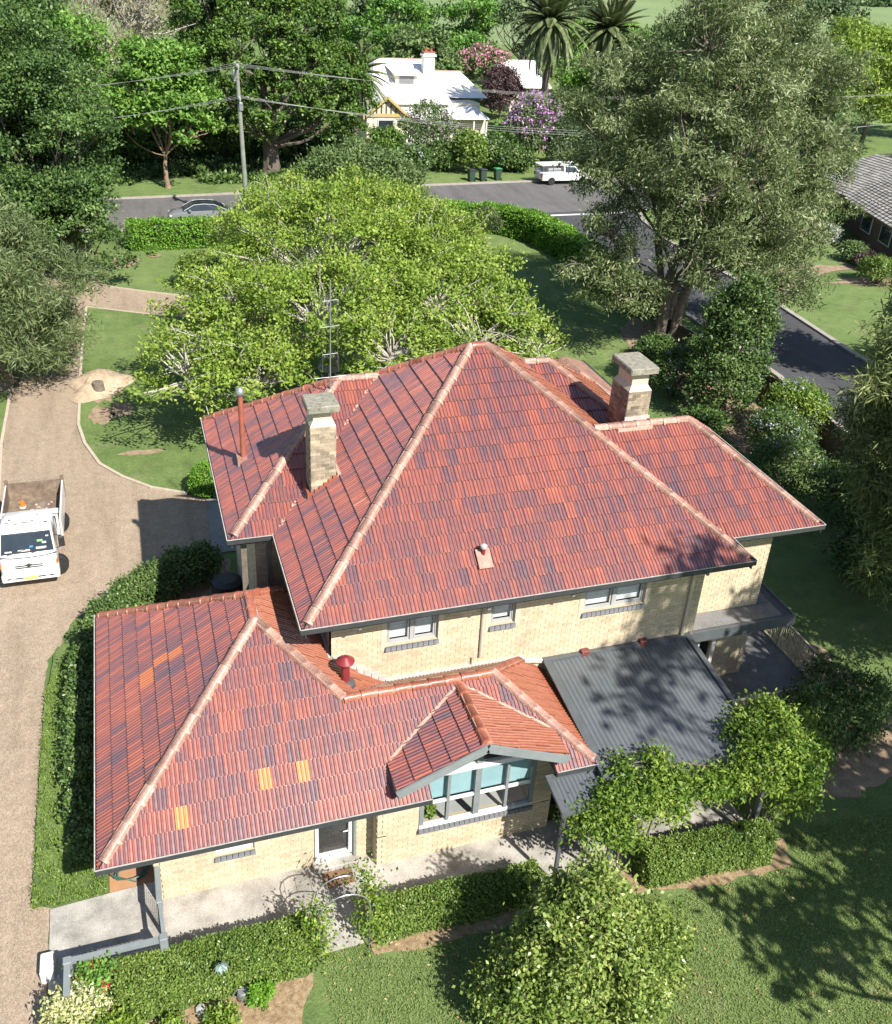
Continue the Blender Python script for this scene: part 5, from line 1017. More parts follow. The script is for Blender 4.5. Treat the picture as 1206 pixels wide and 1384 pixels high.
# trees behind the white house and out to the fields
BG = [((33, 118), 12.0, 6.2, 'farlime', 'round bright green tree above the white house ridge'), ((43, 122), 13.0, 6.6, 'farlime', 'larger round bright green tree behind the pink blossom'), ((56, 126), 13.5, 6.8, 'darkfar', 'dark tree behind the small white roof'), ((25, 132), 14, 6.5, 'darkfar', 'dark tree behind the shorter palm'),
      ((13, 120), 15, 6.5, 'darkfar', 'dark grey tree behind the fig'), ((2, 118), 17, 7, 'darkfar', 'dark tree behind the thin grey brown tree'), ((62, 112), 10.5, 5.4, 'bright', 'green tree at the foot of the palms'), ((68, 100), 12, 5.5, 'olive', 'olive tree right of the second palm'), ((50, 92), 8, 4.2, 'bright', 'leafy tree beside the palm trunk'),
      ((55, 84), 9.0, 4.4, 'olive', 'olive tree behind the tall street shrubs'), ((80, 80), 12, 6.4, 'lime', 'spreading lime tree beyond the grey tiled house'), ((92, 84), 12, 6.2, 'lime', 'second lime tree beyond the grey tiled house'), ((96, 112), 15.5, 6.5, 'darkfar', 'tall dark tree before the open field'), ((66, 72), 6, 3.4, 'dense', 'dark low tree across the street from the grey tiled house'),
      ((-20, 74), 17, 6.5, 'dense', 'dark tree at the far left of the street'), ((-14, 98), 18, 7, 'brown', 'dry looking tree behind the left street trees'), ((-8, 66), 14, 5.2, 'bright', 'bright tree behind the driveway entrance'), ((18, 104), 10, 4.6, 'olive', 'olive tree behind the palm and the gable'), ((38, 140), 12, 7.5, 'darkfar', 'first tree of the dark belt before the fields'), ((70, 142), 12.5, 7.5, 'darkfar', 'second tree of the dark belt before the fields'), ((10, 150), 14, 8, 'darkfar', 'third tree of the dark belt before the fields'), ((-24, 140), 17, 8, 'darkfar', 'fourth tree of the dark belt before the fields'), ((-42, 100), 18, 8, 'dense', 'fifth tree of the dark belt, far left'), ((72, 92), 9, 4.6, 'dense', 'dark tree behind the corner of the street'), ((80, 126), 8, 5, 'darkfar', 'low dark tree beyond the palms'), ((34, 106), 8.5, 4.0, 'olive', 'pale olive tree behind the white chimney')]
for i, (b, h, r_, m, lab) in enumerate(BG):
    far_ = b[1] > 105
    tree('background_tree', lab, 'tree', b, LA_(200 + i, h, r_, h * .18, 10, .75, .62, (.34, .5)), 620 if far_ else (1900 if m == 'lime' else 1000), 14, .8, (.5, .28) if far_ else (.38, .2), m, 230 + i, (.3, h * .25), shell=.7, twigs=12, bough=1.3, nb=9, rnd=.5, bz=.8, group='trees beyond the street')
# a far line of trees between the fields
rng = np.random.default_rng(9)
xs = rng.uniform(-250, 700, 2600); ys = 420 + rng.normal(0, 6, 2600) + .12 * xs; hz = np.abs(rng.normal(0, 5, 2600))
p = np.column_stack([xs, ys, hz]); d = unit(rng.normal(size=(2600, 3)) + (0, -.5, .6))
tag(link('distant_wood', leaf_mesh('distant_wood', *leaves(rng, p, d, 6, 3, 3.2, 2.2), LM['darkfar'])), 'distant dark band of trees between the fields', 'wood', kind='stuff')
# ------------------------------------------------------------------ vehicles
def paint(name, c, rough=.25, c2=None): return pm(name, c, c2 or tuple(x * .93 for x in c), 3, rough, 0, coat=.6)
M['silver'] = paint('silver_paint', (.46, .50, .55)); M['gunmetal'] = paint('grey_car_paint', (.20, .215, .235)); M['carwhite'] = paint('white_truck_paint', (.76, .76, .75), .35); M['cardark'] = paint('dark_blue_paint', (.03, .035, .05)); M['carblack'] = paint('black_paint', (.018, .018, .02))
M['tinted'] = pm('tinted_glass', (.03, .04, .05), (.02, .028, .035), 3, .08, spec=.8); M['lens'] = pm('clear_lens', (.6, .6, .56), (.45, .45, .42), 30, .12); M['tail'] = pm('red_lens', (.45, .02, .02), (.3, .012, .012), 20, .2); M['amber'] = pm('amber_lens', (.75, .18, .02), (.6, .13, .015), 20, .2)
M['rust'] = pm('rusty_tray_steel', (.20, .145, .105), (.115, .085, .065), 2.6, .85, .3, c3=(.33, .265, .19), fine=22); M['rim'] = pm('wheel_rim', (.5, .5, .5), (.4, .4, .4), 6, .35, metal=.5); M['plate'] = pm('yellow_plate', (.72, .62, .16), (.66, .56, .14), 8, .5)
M['sticker'] = pm('white_sticker', (.72, .72, .70), (.62, .62, .6), 9, .6); M['vest'] = pm('green_vest', (.25, .7, .2), (.2, .6, .16), 9, .7); M['bluecloth'] = pm('blue_cloth', (.05, .25, .55), (.04, .2, .45), 9, .8); M['paper'] = pm('crumpled_paper', (.6, .58, .52), (.4, .38, .33), 14, .8)
def wheel(parent, c, r_, w):
    mb = MB(); mb.lathe((0, 0, 0), [(r_ * .62, -w / 2), (r_ * .93, -w / 2), (r_, -w * .35), (r_, w * .35), (r_ * .93, w / 2), (r_ * .62, w / 2)], 20, axis='y'); o = mb.build('wheel', M['black'], parent, True); o.location = c
    mb = MB(); mb.lathe((0, 0, 0), [(r_ * .2, -w * .5), (r_ * .6, -w * .44), (r_ * .63, -w * .3), (r_ * .63, w * .3), (r_ * .6, w * .44), (r_ * .2, w * .5)], 16, axis='y'); mb.build('rim', M['rim'], o, True)
def sedan(label, loc, rz, bodymat, roofmat, group=None):
    """nose towards +x"""
    t = thing('parked_car', label, 'car', loc, rz, group); mb = MB()
    st = [(-2.25, .55, .50, .80), (-2.18, .74, .32, .96), (-1.6, .86, .24, 1.0), (-.6, .89, .22, .98), (.6, .89, .22, .96), (1.3, .87, .24, .90), (1.9, .80, .28, .80), (2.2, .66, .34, .66), (2.3, .5, .42, .58)]
    mb.loft([[(x, -w * .92, zb), (x, -w, zb + (zt - zb) * .45), (x, -w * .94, zt - .06), (x, -w * .8, zt), (x, w * .8, zt), (x, w * .94, zt - .06), (x, w, zb + (zt - zb) * .45), (x, w * .92, zb)] for x, w, zb, zt in st]); mb.build('body', bodymat, t, True)
    cb = MB(); pr = [(-1.75, .68, .99), (-1.05, .60, 1.36), (-.5, .58, 1.43), (.15, .585, 1.42), (.55, .60, 1.36), (1.25, .70, .93)]
    cb.loft([[(x, -.76 if 0 < i < 5 else -.7, .94), (x, -w - .03, z - .05 if 0 < i < 5 else .95), (x, -w + .08, z), (x, w - .08, z), (x, w + .03, z - .05 if 0 < i < 5 else .95), (x, .76 if 0 < i < 5 else .7, .94)] for i, (x, w, z) in enumerate(pr)]); cb.build('cabin', roofmat, t, True)
    for sd in (-1, 1):
        for a, b in (((-1.15, .98, -.62, 1.30), (-.28, .98, -.28, 1.34)), ((-.18, .98, -.18, 1.34), (.95, .98, .42, 1.32))):
            q = MB(); q.poly([(a[0], sd * .775, a[1]), (b[0], sd * .775, b[1]), (b[2], sd * .65, b[3]), (a[2], sd * .65, a[3])][::sd]); q.build('side_window', M['tinted'], t)
        w = MB(); w.tube([(-1.72, sd * .76, 1.0), (-.9, sd * .69, 1.345), (-.2, sd * .665, 1.40), (.5, sd * .69, 1.35), (1.2, sd * .76, .97)], .028, 5); w.build('roof_rail', M['silver'], t)
        q = MB(); q.bbox(.72, .9, sd * .92 - .08, sd * .92 + .08, .95, 1.08, .02); q.build('mirror', bodymat, t)
        q = MB(); q.box(-2.2, -2.0, sd * .62 - .14, sd * .62 + .14, .72, .90); q.build('tail_light', M['tail'], t); q = MB(); q.box(2.02, 2.2, sd * .6 - .14, sd * .6 + .14, .56, .68); q.build('headlight', M['lens'], t)
        for x in (-1.4, 1.38): wheel(t, (x, sd * .78, .32), .32, .2)
    q = MB(); q.poly([(1.22, -.6, .955), (1.22, .6, .955), (.60, .5, 1.352), (.60, -.5, 1.352)]); q.build('windscreen', M['tinted'], t); q = MB(); q.poly([(-1.72, .58, 1.01), (-1.72, -.58, 1.01), (-1.1, -.48, 1.352), (-1.1, .48, 1.352)]); q.build('rear_window', M['tinted'], t)
    return t
sedan('silver sedan with a dark roof parked on the street behind the clipped hedge', (2.45, 54.6, .012), math.pi, M['gunmetal'], M['carblack'])
sedan('dark car parked behind the timber power pole, almost hidden by leaves', (8.3, 54.9, .012), math.pi, M['cardark'], M['carblack'])
def ute(label, loc, rz):
    t = thing('utility_vehicle', label, 'utility', loc, rz); mb = MB()
    st = [(-2.5, .80, .5, .9), (-2.45, .86, .42, 1.0), (0, .88, .36, 1.0), (.9, .88, .36, 1.02), (1.6, .86, .38, 1.0), (2.3, .80, .42, .9), (2.45, .7, .5, .8)]
    mb.loft([[(x, -w * .94, zb), (x, -w, (zb + zt) / 2), (x, -w * .93, zt), (x, w * .93, zt), (x, w, (zb + zt) / 2), (x, w * .94, zb)] for x, w, zb, zt in st]); mb.build('body', M['carwhite'], t, True)
    cb = MB(); cb.loft([[(x, -a, .98), (x, -b, z), (x, b, z), (x, a, .98)] for x, a, b, z in ((-.35, .8, .66, 1.55), (0, .8, .64, 1.62), (.75, .8, .64, 1.58), (1.45, .8, .72, 1.02))]); cb.build('cabin', M['carwhite'], t, True)
    for sd in (-1, 1):
        q = MB(); q.poly([(-.22, sd * .8, 1.06), (1.15, sd * .8, 1.06), (.72, sd * .69, 1.5), (-.2, sd * .69, 1.52)][::sd]); q.build('side_window', M['tinted'], t)
        q = MB(); q.box(-2.5, -.4, sd * .87 - .02, sd * .87 + .02, 1.0, 1.18); q.build('tray_side', M['carwhite'], t)
        for x in (-2.4, -1.4, -.5): r_ = MB(); r_.tube([(x, sd * .8, 1.1), (x, sd * .72, 1.66)], .025, 6); r_.build('rack_post', M['steel'], t)
        for x in (-1.55, 1.55): wheel(t, (x, sd * .78, .35), .35, .22)
        q = MB(); q.box(-2.54, -2.44, sd * .72 - .1, sd * .72 + .1, .7, .95); q.build('tail_light', M['tail'], t)
    q = MB()
    for y in (-.6, -.2, .2, .6): q.box(-2.6, 1.1, y - .12, y + .12, 1.66 + abs(y) * .01, 1.74)
    q.build('roof_rack', M['white'], t); q = MB(); q.poly([(1.4, -.66, 1.05), (1.4, .66, 1.05), (.8, .56, 1.54), (.8, -.56, 1.54)]); q.build('windscreen', M['tinted'], t)
    q = MB(); q.bbox(-1.9, -.6, -.7, .7, 1.0, 1.4, .03); q.build('tool_box', M['steel'], t)
ute('white utility with a ladder rack parked at the far kerb', (35.2, 64.6, .012), .06)

# tipper truck, nose towards the camera side (local -y)
tk = thing('tipper_truck', 'white tipper truck with a rusty empty tray on the gravel driveway', 'truck', (-6.66, 11.0, .008))
mb = MB(); mb.box(-.42, -.3, .3, 4.5, .45, .62); mb.box(.3, .42, .3, 4.5, .45, .62); mb.box(-.7, .7, .9, 1.05, .3, .5); mb.box(-.8, .8, 3.1, 3.25, .3, .45); mb.build('chassis', M['plastic'], tk)
cab = MB(); W_ = .84
def csec(y, zb, zt, w, k=.1): return [(-w, y, zb), (-w, y, zb + (zt - zb) * .5), (-w + k * .6, y, zt - k), (-w + k * 2, y, zt), (w - k * 2, y, zt), (w - k * .6, y, zt - k), (w, y, zb + (zt - zb) * .5), (w, y, zb)]
cab.loft([csec(-.02, .50, 1.04, W_ - .08, .04), csec(.05, .40, 1.14, W_ - .02, .05), csec(.12, .40, 1.20, W_, .06), csec(.18, .40, 1.24, W_, .07), csec(.52, .40, 1.90, W_ - .02, .11), csec(.62, .40, 2.0, W_ - .03, .12), csec(.9, .40, 2.05, W_ - .03, .12), csec(1.45, .40, 2.05, W_ - .03, .12), csec(1.55, .40, 1.98, W_ - .05, .12)]); co = cab.build('cab', M['carwhite'], tk, True)
q = MB(); q.add([(-.76, .185, 1.285), (.76, .185, 1.285), (.70, .485, 1.835), (-.70, .485, 1.835), (-.76, .175, 1.285), (.76, .175, 1.285), (.70, .475, 1.835), (-.70, .475, 1.835)], [(4, 5, 6, 7), (0, 4, 7, 3), (5, 1, 2, 6), (6, 2, 3, 7), (0, 1, 5, 4)]); q.build('windscreen', M['tinted'], co)
q = MB(); q.add([(-.50, .452, 1.76), (.42, .452, 1.76), (.40, .476, 1.815), (-.49, .476, 1.815)], [(0, 1, 2, 3)]); q.xf(Matrix.Translation((0, -.012, 0))); q.build('visor_strip', M['sticker'], co)
for (x, z, w, h, m) in ((-.55, 1.33, .2, .04, 'paper'), (-.1, 1.33, .35, .05, 'paper'), (.12, 1.42, .10, .05, 'bluecloth'), (.38, 1.56, .16, .05, 'vest'), (.50, 1.50, .12, .05, 'sticker'), (.40, 1.36, .3, .06, 'paper'), (.6, 1.68, .08, .03, 'sticker')):
    y = .18 + (z - 1.285) * .545 - .014; q = MB(); q.add([(x - w / 2, y, z), (x + w / 2, y, z), (x + w / 2, y + h * .545, z + h), (x - w / 2, y + h * .545, z + h)], [(0, 1, 2, 3)]); q.build('dash_clutter', M[m], co)
q = MB(); q.tube([(-.6, .15, 1.27), (-.05, .22, 1.38)], .012, 5); q.tube([(.1, .15, 1.27), (.62, .22, 1.38)], .012, 5); q.build('wiper', M['plastic'], co)
q = MB(); q.tube([(-.83, .11, 1.24), (-.5, .085, 1.18), (0, .075, 1.165), (.5, .085, 1.18), (.83, .11, 1.24)], .018, 6); q.build('cowl_seal', M['plastic'], co)
for z in (.93, .86): q = MB(); q.box(-.40, .40, -.035, .055, z, z + .03); q.build('grille_slot', M['plastic'], co)
q = MB(); q.lathe((0, -.03, .965), [(.02, -.02), (.06, -.015), (.06, .0), (.035, .01)], 14, axis='y'); q.tube([(-.1, -.035, .965), (-.05, -.05, .99), (.05, -.05, .99), (.1, -.035, .965)], .012, 5); q.build('emblem', M['plastic'], co)
for sd in (-1, 1):
    q = MB(); q.loft([[(sd * a, -.035 + (a - .5) * .1, .82), (sd * a, -.035 + (a - .5) * .1, .82 + h), (sd * a, .1, .82 + h), (sd * a, .1, .82)] for a, h in ((.50, .1), (.65, .16), (.79, .19))]); q.build('headlight', M['lens'], co)
    q = MB(); q.box(min(sd * .79, sd * .84), max(sd * .79, sd * .84), .0, .16, .9, 1.02); q.build('indicator', M['amber'], co)
    q = MB(); q.bbox(sd * 1.0 - .09, sd * 1.0 + .09, .28, .36, 1.3, 1.66, .03); mo = q.build('mirror', M['plastic'], co); q = MB(); q.tube([(sd * .8, .42, 1.7), (sd * .98, .32, 1.68), (sd * .98, .32, 1.3), (sd * .82, .4, 1.2)], .015, 6); q.build('mirror_arm', M['plastic'], mo)
    q = MB(); q.poly([(sd * .826, .42, 1.26), (sd * .826, 1.3, 1.26), (sd * .80, 1.3, 1.8), (sd * .80, .66, 1.8)][::-sd]); q.build('side_window', M['tinted'], co)
    wheel(tk, (sd * .70, .72, .38), .38, .22); wheel(tk, (sd * .66, 3.35, .38), .38, .36)
q = MB(); q.bbox(-.84, .84, -.07, .12, .42, .66, .04); bp = q.build('bumper', M['carwhite'], tk)
for x, w in ((-.62, .12), (-.32, .22), (.32, .22), (.62, .12)): q = MB(); q.box(x - w / 2, x + w / 2, -.078, -.06, .51, .55); q.build('bumper_slot', M['plastic'], bp)
q = MB(); q.box(-.19, .19, -.09, -.072, .47, .57); q.build('number_plate', M['plate'], bp)
q = MB(); q.lathe((-.1, 1.62, 2.14), [(.09, 0), (.09, .05), (.075, .09), (.07, .16), (.02, .2)], 12); q.build('beacon', M['amber'], tk, True); q = MB(); q.lathe((-.1, 1.62, 2.08), [(.1, 0), (.1, .06)], 12); q.build('beacon_base', M['white'], tk)
for x, y, w, d_ in ((-.58, .78, .1, .04), (-.5, .9, .06, .09), (-.32, .68, .12, .03), (-.1, .72, .18, .03), (.15, .78, .1, .03), (.55, .64, .1, .05), (.3, 1.1, .08, .03), (-.2, 1.05, .06, .03)): q = MB(); q.box(x, x + w, y, y + d_, 2.04, 2.056); q.build('roof_mark', M['rust'], co)
tr = MB(); tr.box(-.86, .86, 1.78, 4.45, .78, .86); tro = tr.build('tray', M['rust'], tk)
q = MB(); q.box(-.86, .86, 1.72, 1.80, .86, 1.72); q.box(-.9, .9, 1.66, 1.84, 1.72, 1.80); q.build('headboard', M['carwhite'], tro)
q = MB(); q.box(-.80, .80, 1.63, 1.66, 1.1, 1.62); q.build('headboard_mesh', M['plastic'], tro)
for sd in (-1, 1):
    q = MB(); q.box(min(sd * .88, sd * .93), max(sd * .88, sd * .93), 1.78, 4.5, .70, 1.40); q.build('tray_side', M['carwhite'], tro); q = MB(); q.box(min(sd * .865, sd * .879), max(sd * .865, sd * .879), 1.8, 4.46, .86, 1.42); q.build('tray_lining', M['rust'], tro)
    q = MB(); q.box(min(sd * .84, sd * .95), max(sd * .84, sd * .95), 4.42, 4.52, .7, 1.56); q.build('tray_post', M['rust'], tro)
q = MB(); q.box(-.86, .86, 4.44, 4.5, .86, 1.42); q.build('tailgate', M['rust'], tro)
for i in range(16): q = MB(); x, y = R.uniform(-.7, .75), R.uniform(2.0, 4.2); q.bbox(x, x + R.uniform(.04, .14), y, y + R.uniform(.03, .1), .86, .88 + R.random() * .02, .008); q.build('rubble_scrap', M['paper' if i % 3 else 'sawdust'], tro)
q = MB(); q.bbox(-.45, -.33, 1.95, 2.15, .86, 1.0, .02); q.build('red_rag', M['tail'], tro)

# ------------------------------------------------------------------ street furniture
M['bin'] = pm('dark_green_bin', (.035, .065, .05), (.028, .052, .04), 4, .5); M['lid'] = pm('bin_lid', (.03, .04, .045), (.025, .032, .036), 4, .5); M['greenlid'] = pm('green_bin_lid', (.04, .30, .12), (.03, .24, .1), 4, .5)
def wheelie(label, x, y, lid):
    t = thing('wheelie_bin', label, 'bin', (x, y, 0), math.pi + .1, 'bins put out on the verge'); mb = MB(); mb.loft([[(-.22, -.24, .06), (.22, -.24, .06), (.22, .24, .06), (-.22, .24, .06)], [(-.29, -.34, .95), (.29, -.34, .95), (.29, .3, .95), (-.29, .3, .95)]]); mb.build('body', M['bin'], t)
    q = MB(); q.loft([[(-.31, -.38, .95), (.31, -.38, .95), (.31, .32, .95), (-.31, .32, .95)], [(-.31, -.38, .99), (.31, -.38, .99), (.31, .32, 1.0), (-.31, .32, 1.0)], [(-.24, -.3, 1.04), (.24, -.3, 1.04), (.24, .25, 1.06), (-.24, .25, 1.06)]]); q.build('lid', M[lid], t)
    q = MB(); q.tube([(-.26, .36, 1.0), (.26, .36, 1.0)], .02, 6); q.build('handle', M['plastic'], t)
    for sd in (-1, 1): w = MB(); w.lathe((sd * .25, .28, .1), [(.1, -.03), (.1, .03)], 12, axis='x'); w.build('wheel', M['black'], t)
wheelie('dark wheelie bin standing farthest from the white utility', 26.9, 65.9, 'lid'); wheelie('dark wheelie bin between its two neighbours on the verge', 28.0, 65.95, 'lid'); wheelie('wheelie bin with a bright green lid on the verge', 29.5, 66.2, 'greenlid')
def power_pole(label, x, y, h, lean):
    t = thing('power_pole', label, 'pole', (x, y, 0), 0, 'poles of the street power line'); mb = MB(); mb.tube([(0, 0, -.2), (lean * .3, 0, h * .35), (lean, 0, h)], [.19, .165, .12], 10); mb.build('pole_shaft', M['polewood'], t, True)
    for z, w in ((h - .25, 1.0), (h - 2.25, .7)):
        xx = lean * z / h; q = MB(); q.box(xx - .05, xx + .05, -w, w, z - .06, z + .06); c = q.build('crossarm', M['polewood'], t)
        for y_ in np.linspace(-w * .92, w * .92, 4): i_ = MB(); i_.lathe((xx, y_, z + .06), [(.05, 0), (.07, .04), (.045, .08), (.07, .12), (.03, .18)], 8); i_.build('insulator', M['ceramic'], c, True)
    q = MB(); q.bbox(lean * .75 - .05, lean * .75 + .22, -.2, .1, h - 2.9, h - 2.4, .03); q.build('junction_box', M['steel'], t)
    q = MB(); q.bbox(lean * .95 - .3, lean * .95 - .1, -.12, .12, h - 1.1, h - .4, .03); q.build('fuse_box', M['steel'], t)
power_pole('weathered timber power pole behind the clipped street hedge', 5.4, 51.8, 10.95, -.25); power_pole('next timber power pole beyond the grey tiled house', 66, 50.2, 10.6, 0); power_pole('power pole farther down the street past the driveway', -36, 50.8, 10.6, 0)
def cable(label, a, b, sag, r_=.009, mid=None):
    n = 40; pts = [(a[0] + (b[0] - a[0]) * i / n, a[1] + (b[1] - a[1]) * i / n, a[2] + (b[2] - a[2]) * i / n - sag * 4 * (i / n) * (1 - i / n)) for i in range(n + 1)]
    mb = MB(); mb.tube(pts, r_, 5); tag(mb.build('power_cable', M['wire']), label, 'cable', 'cables of the street power line')
for k, y in enumerate(np.linspace(-.9, .9, 3)):
    cable('cable of the upper set running right from the weathered pole', (5.15, 51.8 + y, 10.86), (66, 50.2 + y, 10.5), 1.35 + k * .2); cable('cable of the upper set running left from the weathered pole', (5.15, 51.8 + y, 10.86), (-36, 50.8 + y, 10.5), 1.7 + k * .22)
for k, y in enumerate(np.linspace(-.64, .64, 3)):
    cable('cable of the lower set running right from the weathered pole', (5.2, 51.8 + y, 8.9), (66, 50.2 + y, 8.5), 1.85 + k * .28); cable('cable of the lower set running left from the weathered pole', (5.2, 51.8 + y, 8.9), (-36, 50.8 + y, 8.5), 1.8 + k * .2)

# ------------------------------------------------------------------ neighbouring buildings
wh = thing('white_house', 'old white roofed house with ochre gable and chimney across the street', 'house', (29, 88, 0))
def part(name, mat, fn, parent=wh, off=(29, 88, 0)):
    mb = MB(); fn(mb); mb.xf(Matrix.Translation((-off[0], -off[1], -off[2]))); return mb.build(name, M[mat], parent)
wl_ = part('wall', 'creamwall', lambda m: (m.box(22.5, 34.8, 86.5, 99, 0, 3.5), m.box(21.4, 25.4, 82.6, 87, 0, 3.0)))
def iron(m, quad, n=40):
    """standing ribs on a roof plane quad (eave left, eave right, ridge right, ridge left)"""
    a, b, c, d = [Vector(p) for p in quad]; m.poly([a, b, c, d]); nn = (b - a).cross(d - a).normalized()
    for i in range(n + 1): s = i / n; m.beam(a.lerp(b, s) + nn * .02, d.lerp(c, s) + nn * .01, .06, .02)
rf = part('roof', 'whiteroof', lambda m: (iron(m, [(22.4, 85.6, 3.5), (31.4, 85.6, 3.5), (31.0, 95, 6.9), (25.2, 95, 6.9)], 26), iron(m, [(31.4, 101, 3.5), (22.4, 101, 3.5), (25.2, 95, 6.9), (31.0, 95, 6.9)], 6), m.poly([(22.4, 101, 3.5), (22.4, 85.6, 3.5), (25.2, 95, 6.9)]),
     iron(m, [(30.8, 88.6, 3.75), (36.4, 88.6, 3.75), (35.2, 95, 5.7), (30.8, 95, 5.7)], 24), m.poly([(36.4, 88.6, 3.75), (36.4, 101, 3.75), (35.2, 95, 5.7)]), iron(m, [(36.4, 101, 3.75), (30.8, 101, 3.75), (30.8, 95, 5.7), (35.2, 95, 5.7)], 6)))
part('verandah_roof', 'whiteroof', lambda m: iron(m, [(24.8, 82.2, 2.55), (34.4, 82.2, 2.55), (34.2, 88.5, 3.55), (25.2, 88.5, 3.55)], 34))
part('ridge_cap', 'bedding', lambda m: (m.box(30.8, 35.3, 94.92, 95.08, 5.7, 5.78), m.box(25.2, 31.0, 94.92, 95.08, 6.9, 6.97)), rf)
dm = part('dormer', 'creamwall', lambda m: m.box(26.2, 28.6, 89.6, 92.5, 4.6, 5.9)); part('dormer_roof', 'whiteroof', lambda m: m.beam((27.4, 89.2, 5.9), (27.4, 93.5, 6.45), 2.9, .08), dm); part('window', 'sill', lambda m: m.box(26.6, 28.2, 89.55, 89.6, 5.0, 5.75), dm)
ck = part('chimney', 'white', lambda m: (m.box(29.9, 31.1, 91.6, 92.6, 4.5, 7.9), m.box(29.75, 31.25, 91.45, 92.75, 7.55, 7.75))); part('chimney_band', 'terrapipe', lambda m: m.box(29.86, 31.14, 91.56, 92.64, 7.9, 8.02), ck)
for x in (30.2, 30.8): part('chimney_pot', 'terrapipe', lambda m: m.lathe((x, 92.1, 8.02), [(.16, 0), (.13, .2), (.16, .32)], 10), ck)
gb = part('gable', 'creamwall', lambda m: (m.add([(21.4, 82.6, 3.0), (25.4, 82.6, 3.0), (23.4, 82.6, 4.6), (21.4, 87, 3.0), (25.4, 87, 3.0), (23.4, 87, 4.6)], [(0, 1, 2)]), m.beam((21.2, 84.4, 2.95), (23.4, 84.4, 4.75), .02, .02)))
part('gable_roof', 'whiteroof', lambda m: m.add([(20.9, 82.2, 2.7), (23.4, 82.2, 4.75), (25.9, 82.2, 2.7), (20.9, 90, 2.7), (23.4, 90, 4.75), (25.9, 90, 2.7)], [(0, 1, 4, 3), (1, 2, 5, 4)]), gb)
part('barge_board', 'ochre', lambda m: (m.beam((20.9, 82.15, 2.62), (23.4, 82.15, 4.67), .08, .26), m.beam((25.9, 82.15, 2.62), (23.4, 82.15, 4.67), .08, .26), m.box(21.2, 25.6, 82.45, 82.55, 2.75, 3.05)), gb)
for x in (22.4, 22.9, 23.4, 23.9, 24.4): part('gable_strut', 'brownbrick', lambda m: m.box(x - .06, x + .06, 82.5, 82.58, 3.06, 4.2 - abs(x - 23.4) * .7), gb)
for x, y, w in ((22.6, 82.5, 1.5), (27.5, 86.4, 1.2), (30.5, 86.4, 1.2)): f_ = part('window', 'white', lambda m: m.box(x - .1, x + w + .1, y + .01, y + .06, .8, 2.5)); part('pane', 'tinted', lambda m: m.box(x, x + w, y - .02, y, .9, 2.4), f_)
for x in (25.6, 28, 30.4, 32.8, 34.2): part('verandah_post', 'white', lambda m: m.box(x - .07, x + .07, 82.4, 82.54, 0, 2.6))
part('balustrade', 'white', lambda m: [m.box(25.6 + i * .22, 25.68 + i * .22, 82.42, 82.48, .3, 1.1) for i in range(38)] + [m.box(25.6, 34.0, 82.4, 82.5, 1.1, 1.18)]); part('verandah_floor', 'slab', lambda m: m.box(25, 34.4, 82.2, 86.4, 0, .3)); part('end_wall', 'creamwall', lambda m: m.box(32.0, 34.4, 83.4, 86.4, .3, 2.6))
w2 = thing('white_outbuilding', 'smaller white gable roofed building behind the mauve flowering tree', 'building', (49, 108, 0))
p2 = lambda n, m_, fn, par=w2: part(n, m_, fn, par, (49, 108, 0))
p2('wall', 'creamwall', lambda m: m.box(45, 49.6, 103.4, 114, 0, 3.1)); r2_ = p2('roof', 'whiteroof', lambda m: (iron(m, [(44.4, 102.6, 3.0), (50.2, 102.6, 3.0), (50.2, 109, 5.6), (44.4, 109, 5.6)], 24), iron(m, [(50.2, 115, 3.0), (44.4, 115, 3.0), (44.4, 109, 5.6), (50.2, 109, 5.6)], 6))); f_ = p2('window', 'white', lambda m: m.box(47, 48.6, 103.3, 103.39, 1, 2.4)); p2('pane', 'tinted', lambda m: m.box(47.1, 48.5, 103.27, 103.3, 1.1, 2.3), f_)
# grey tiled house on the right: courses of tiles built as stepped rows
gh = thing('tiled_house', 'low brown brick house with a grey tiled roof across the side street', 'house', (56, 42, 0))
p3 = lambda n, m_, fn, par=gh: part(n, m_, fn, par, (56, 42, 0))
def courses(m, el, er, rr, rl, step=.36):
    a, b, c, d = [Vector(p) for p in (el, er, rr, rl)]; L = ((d + c) / 2 - (a + b) / 2).length; n = int(L / step); nn = (b - a).cross(d - a).normalized()
    for i in range(n):
        s, e = i / n, (i + 1.06) / n; p0, p1, p2_, p3_ = a.lerp(d, s), b.lerp(c, s), b.lerp(c, min(1, e)), a.lerp(d, min(1, e)); W = (p1 - p0).length; k = max(1, int(W / .6))
        for j in range(k):
            u, v = j / k, (j + 1) / k - .01; q = [p0.lerp(p1, u) + nn * .075, p0.lerp(p1, v) + nn * .075, p3_.lerp(p2_, v) + nn * .02, p3_.lerp(p2_, u) + nn * .02, p0.lerp(p1, u), p0.lerp(p1, v)]
            m.add(q, [(0, 1, 2, 3), (4, 5, 1, 0)], R.random())
def gh_roof(m):
    courses(m, (51.0, 52.5, 2.75), (51.0, 46.2, 2.75), (57.5, 47.5, 4.9), (57.5, 51.5, 4.9)); courses(m, (50.6, 46.0, 2.7), (46.6, 33.0, 2.7), (56.5, 36.0, 5.2), (57.5, 47.0, 5.2)); courses(m, (46.6, 32.8, 2.7), (66, 31.0, 2.7), (62, 37, 5.2), (56.5, 36, 5.2)); courses(m, (66, 56, 2.7), (51, 52.7, 2.75), (57.5, 51.5, 4.9), (62, 51, 5.2))
    m.poly([(57.5, 47.3, 4.9), (66, 47, 4.9), (66, 56, 2.7), (57.5, 51.5, 4.9)])
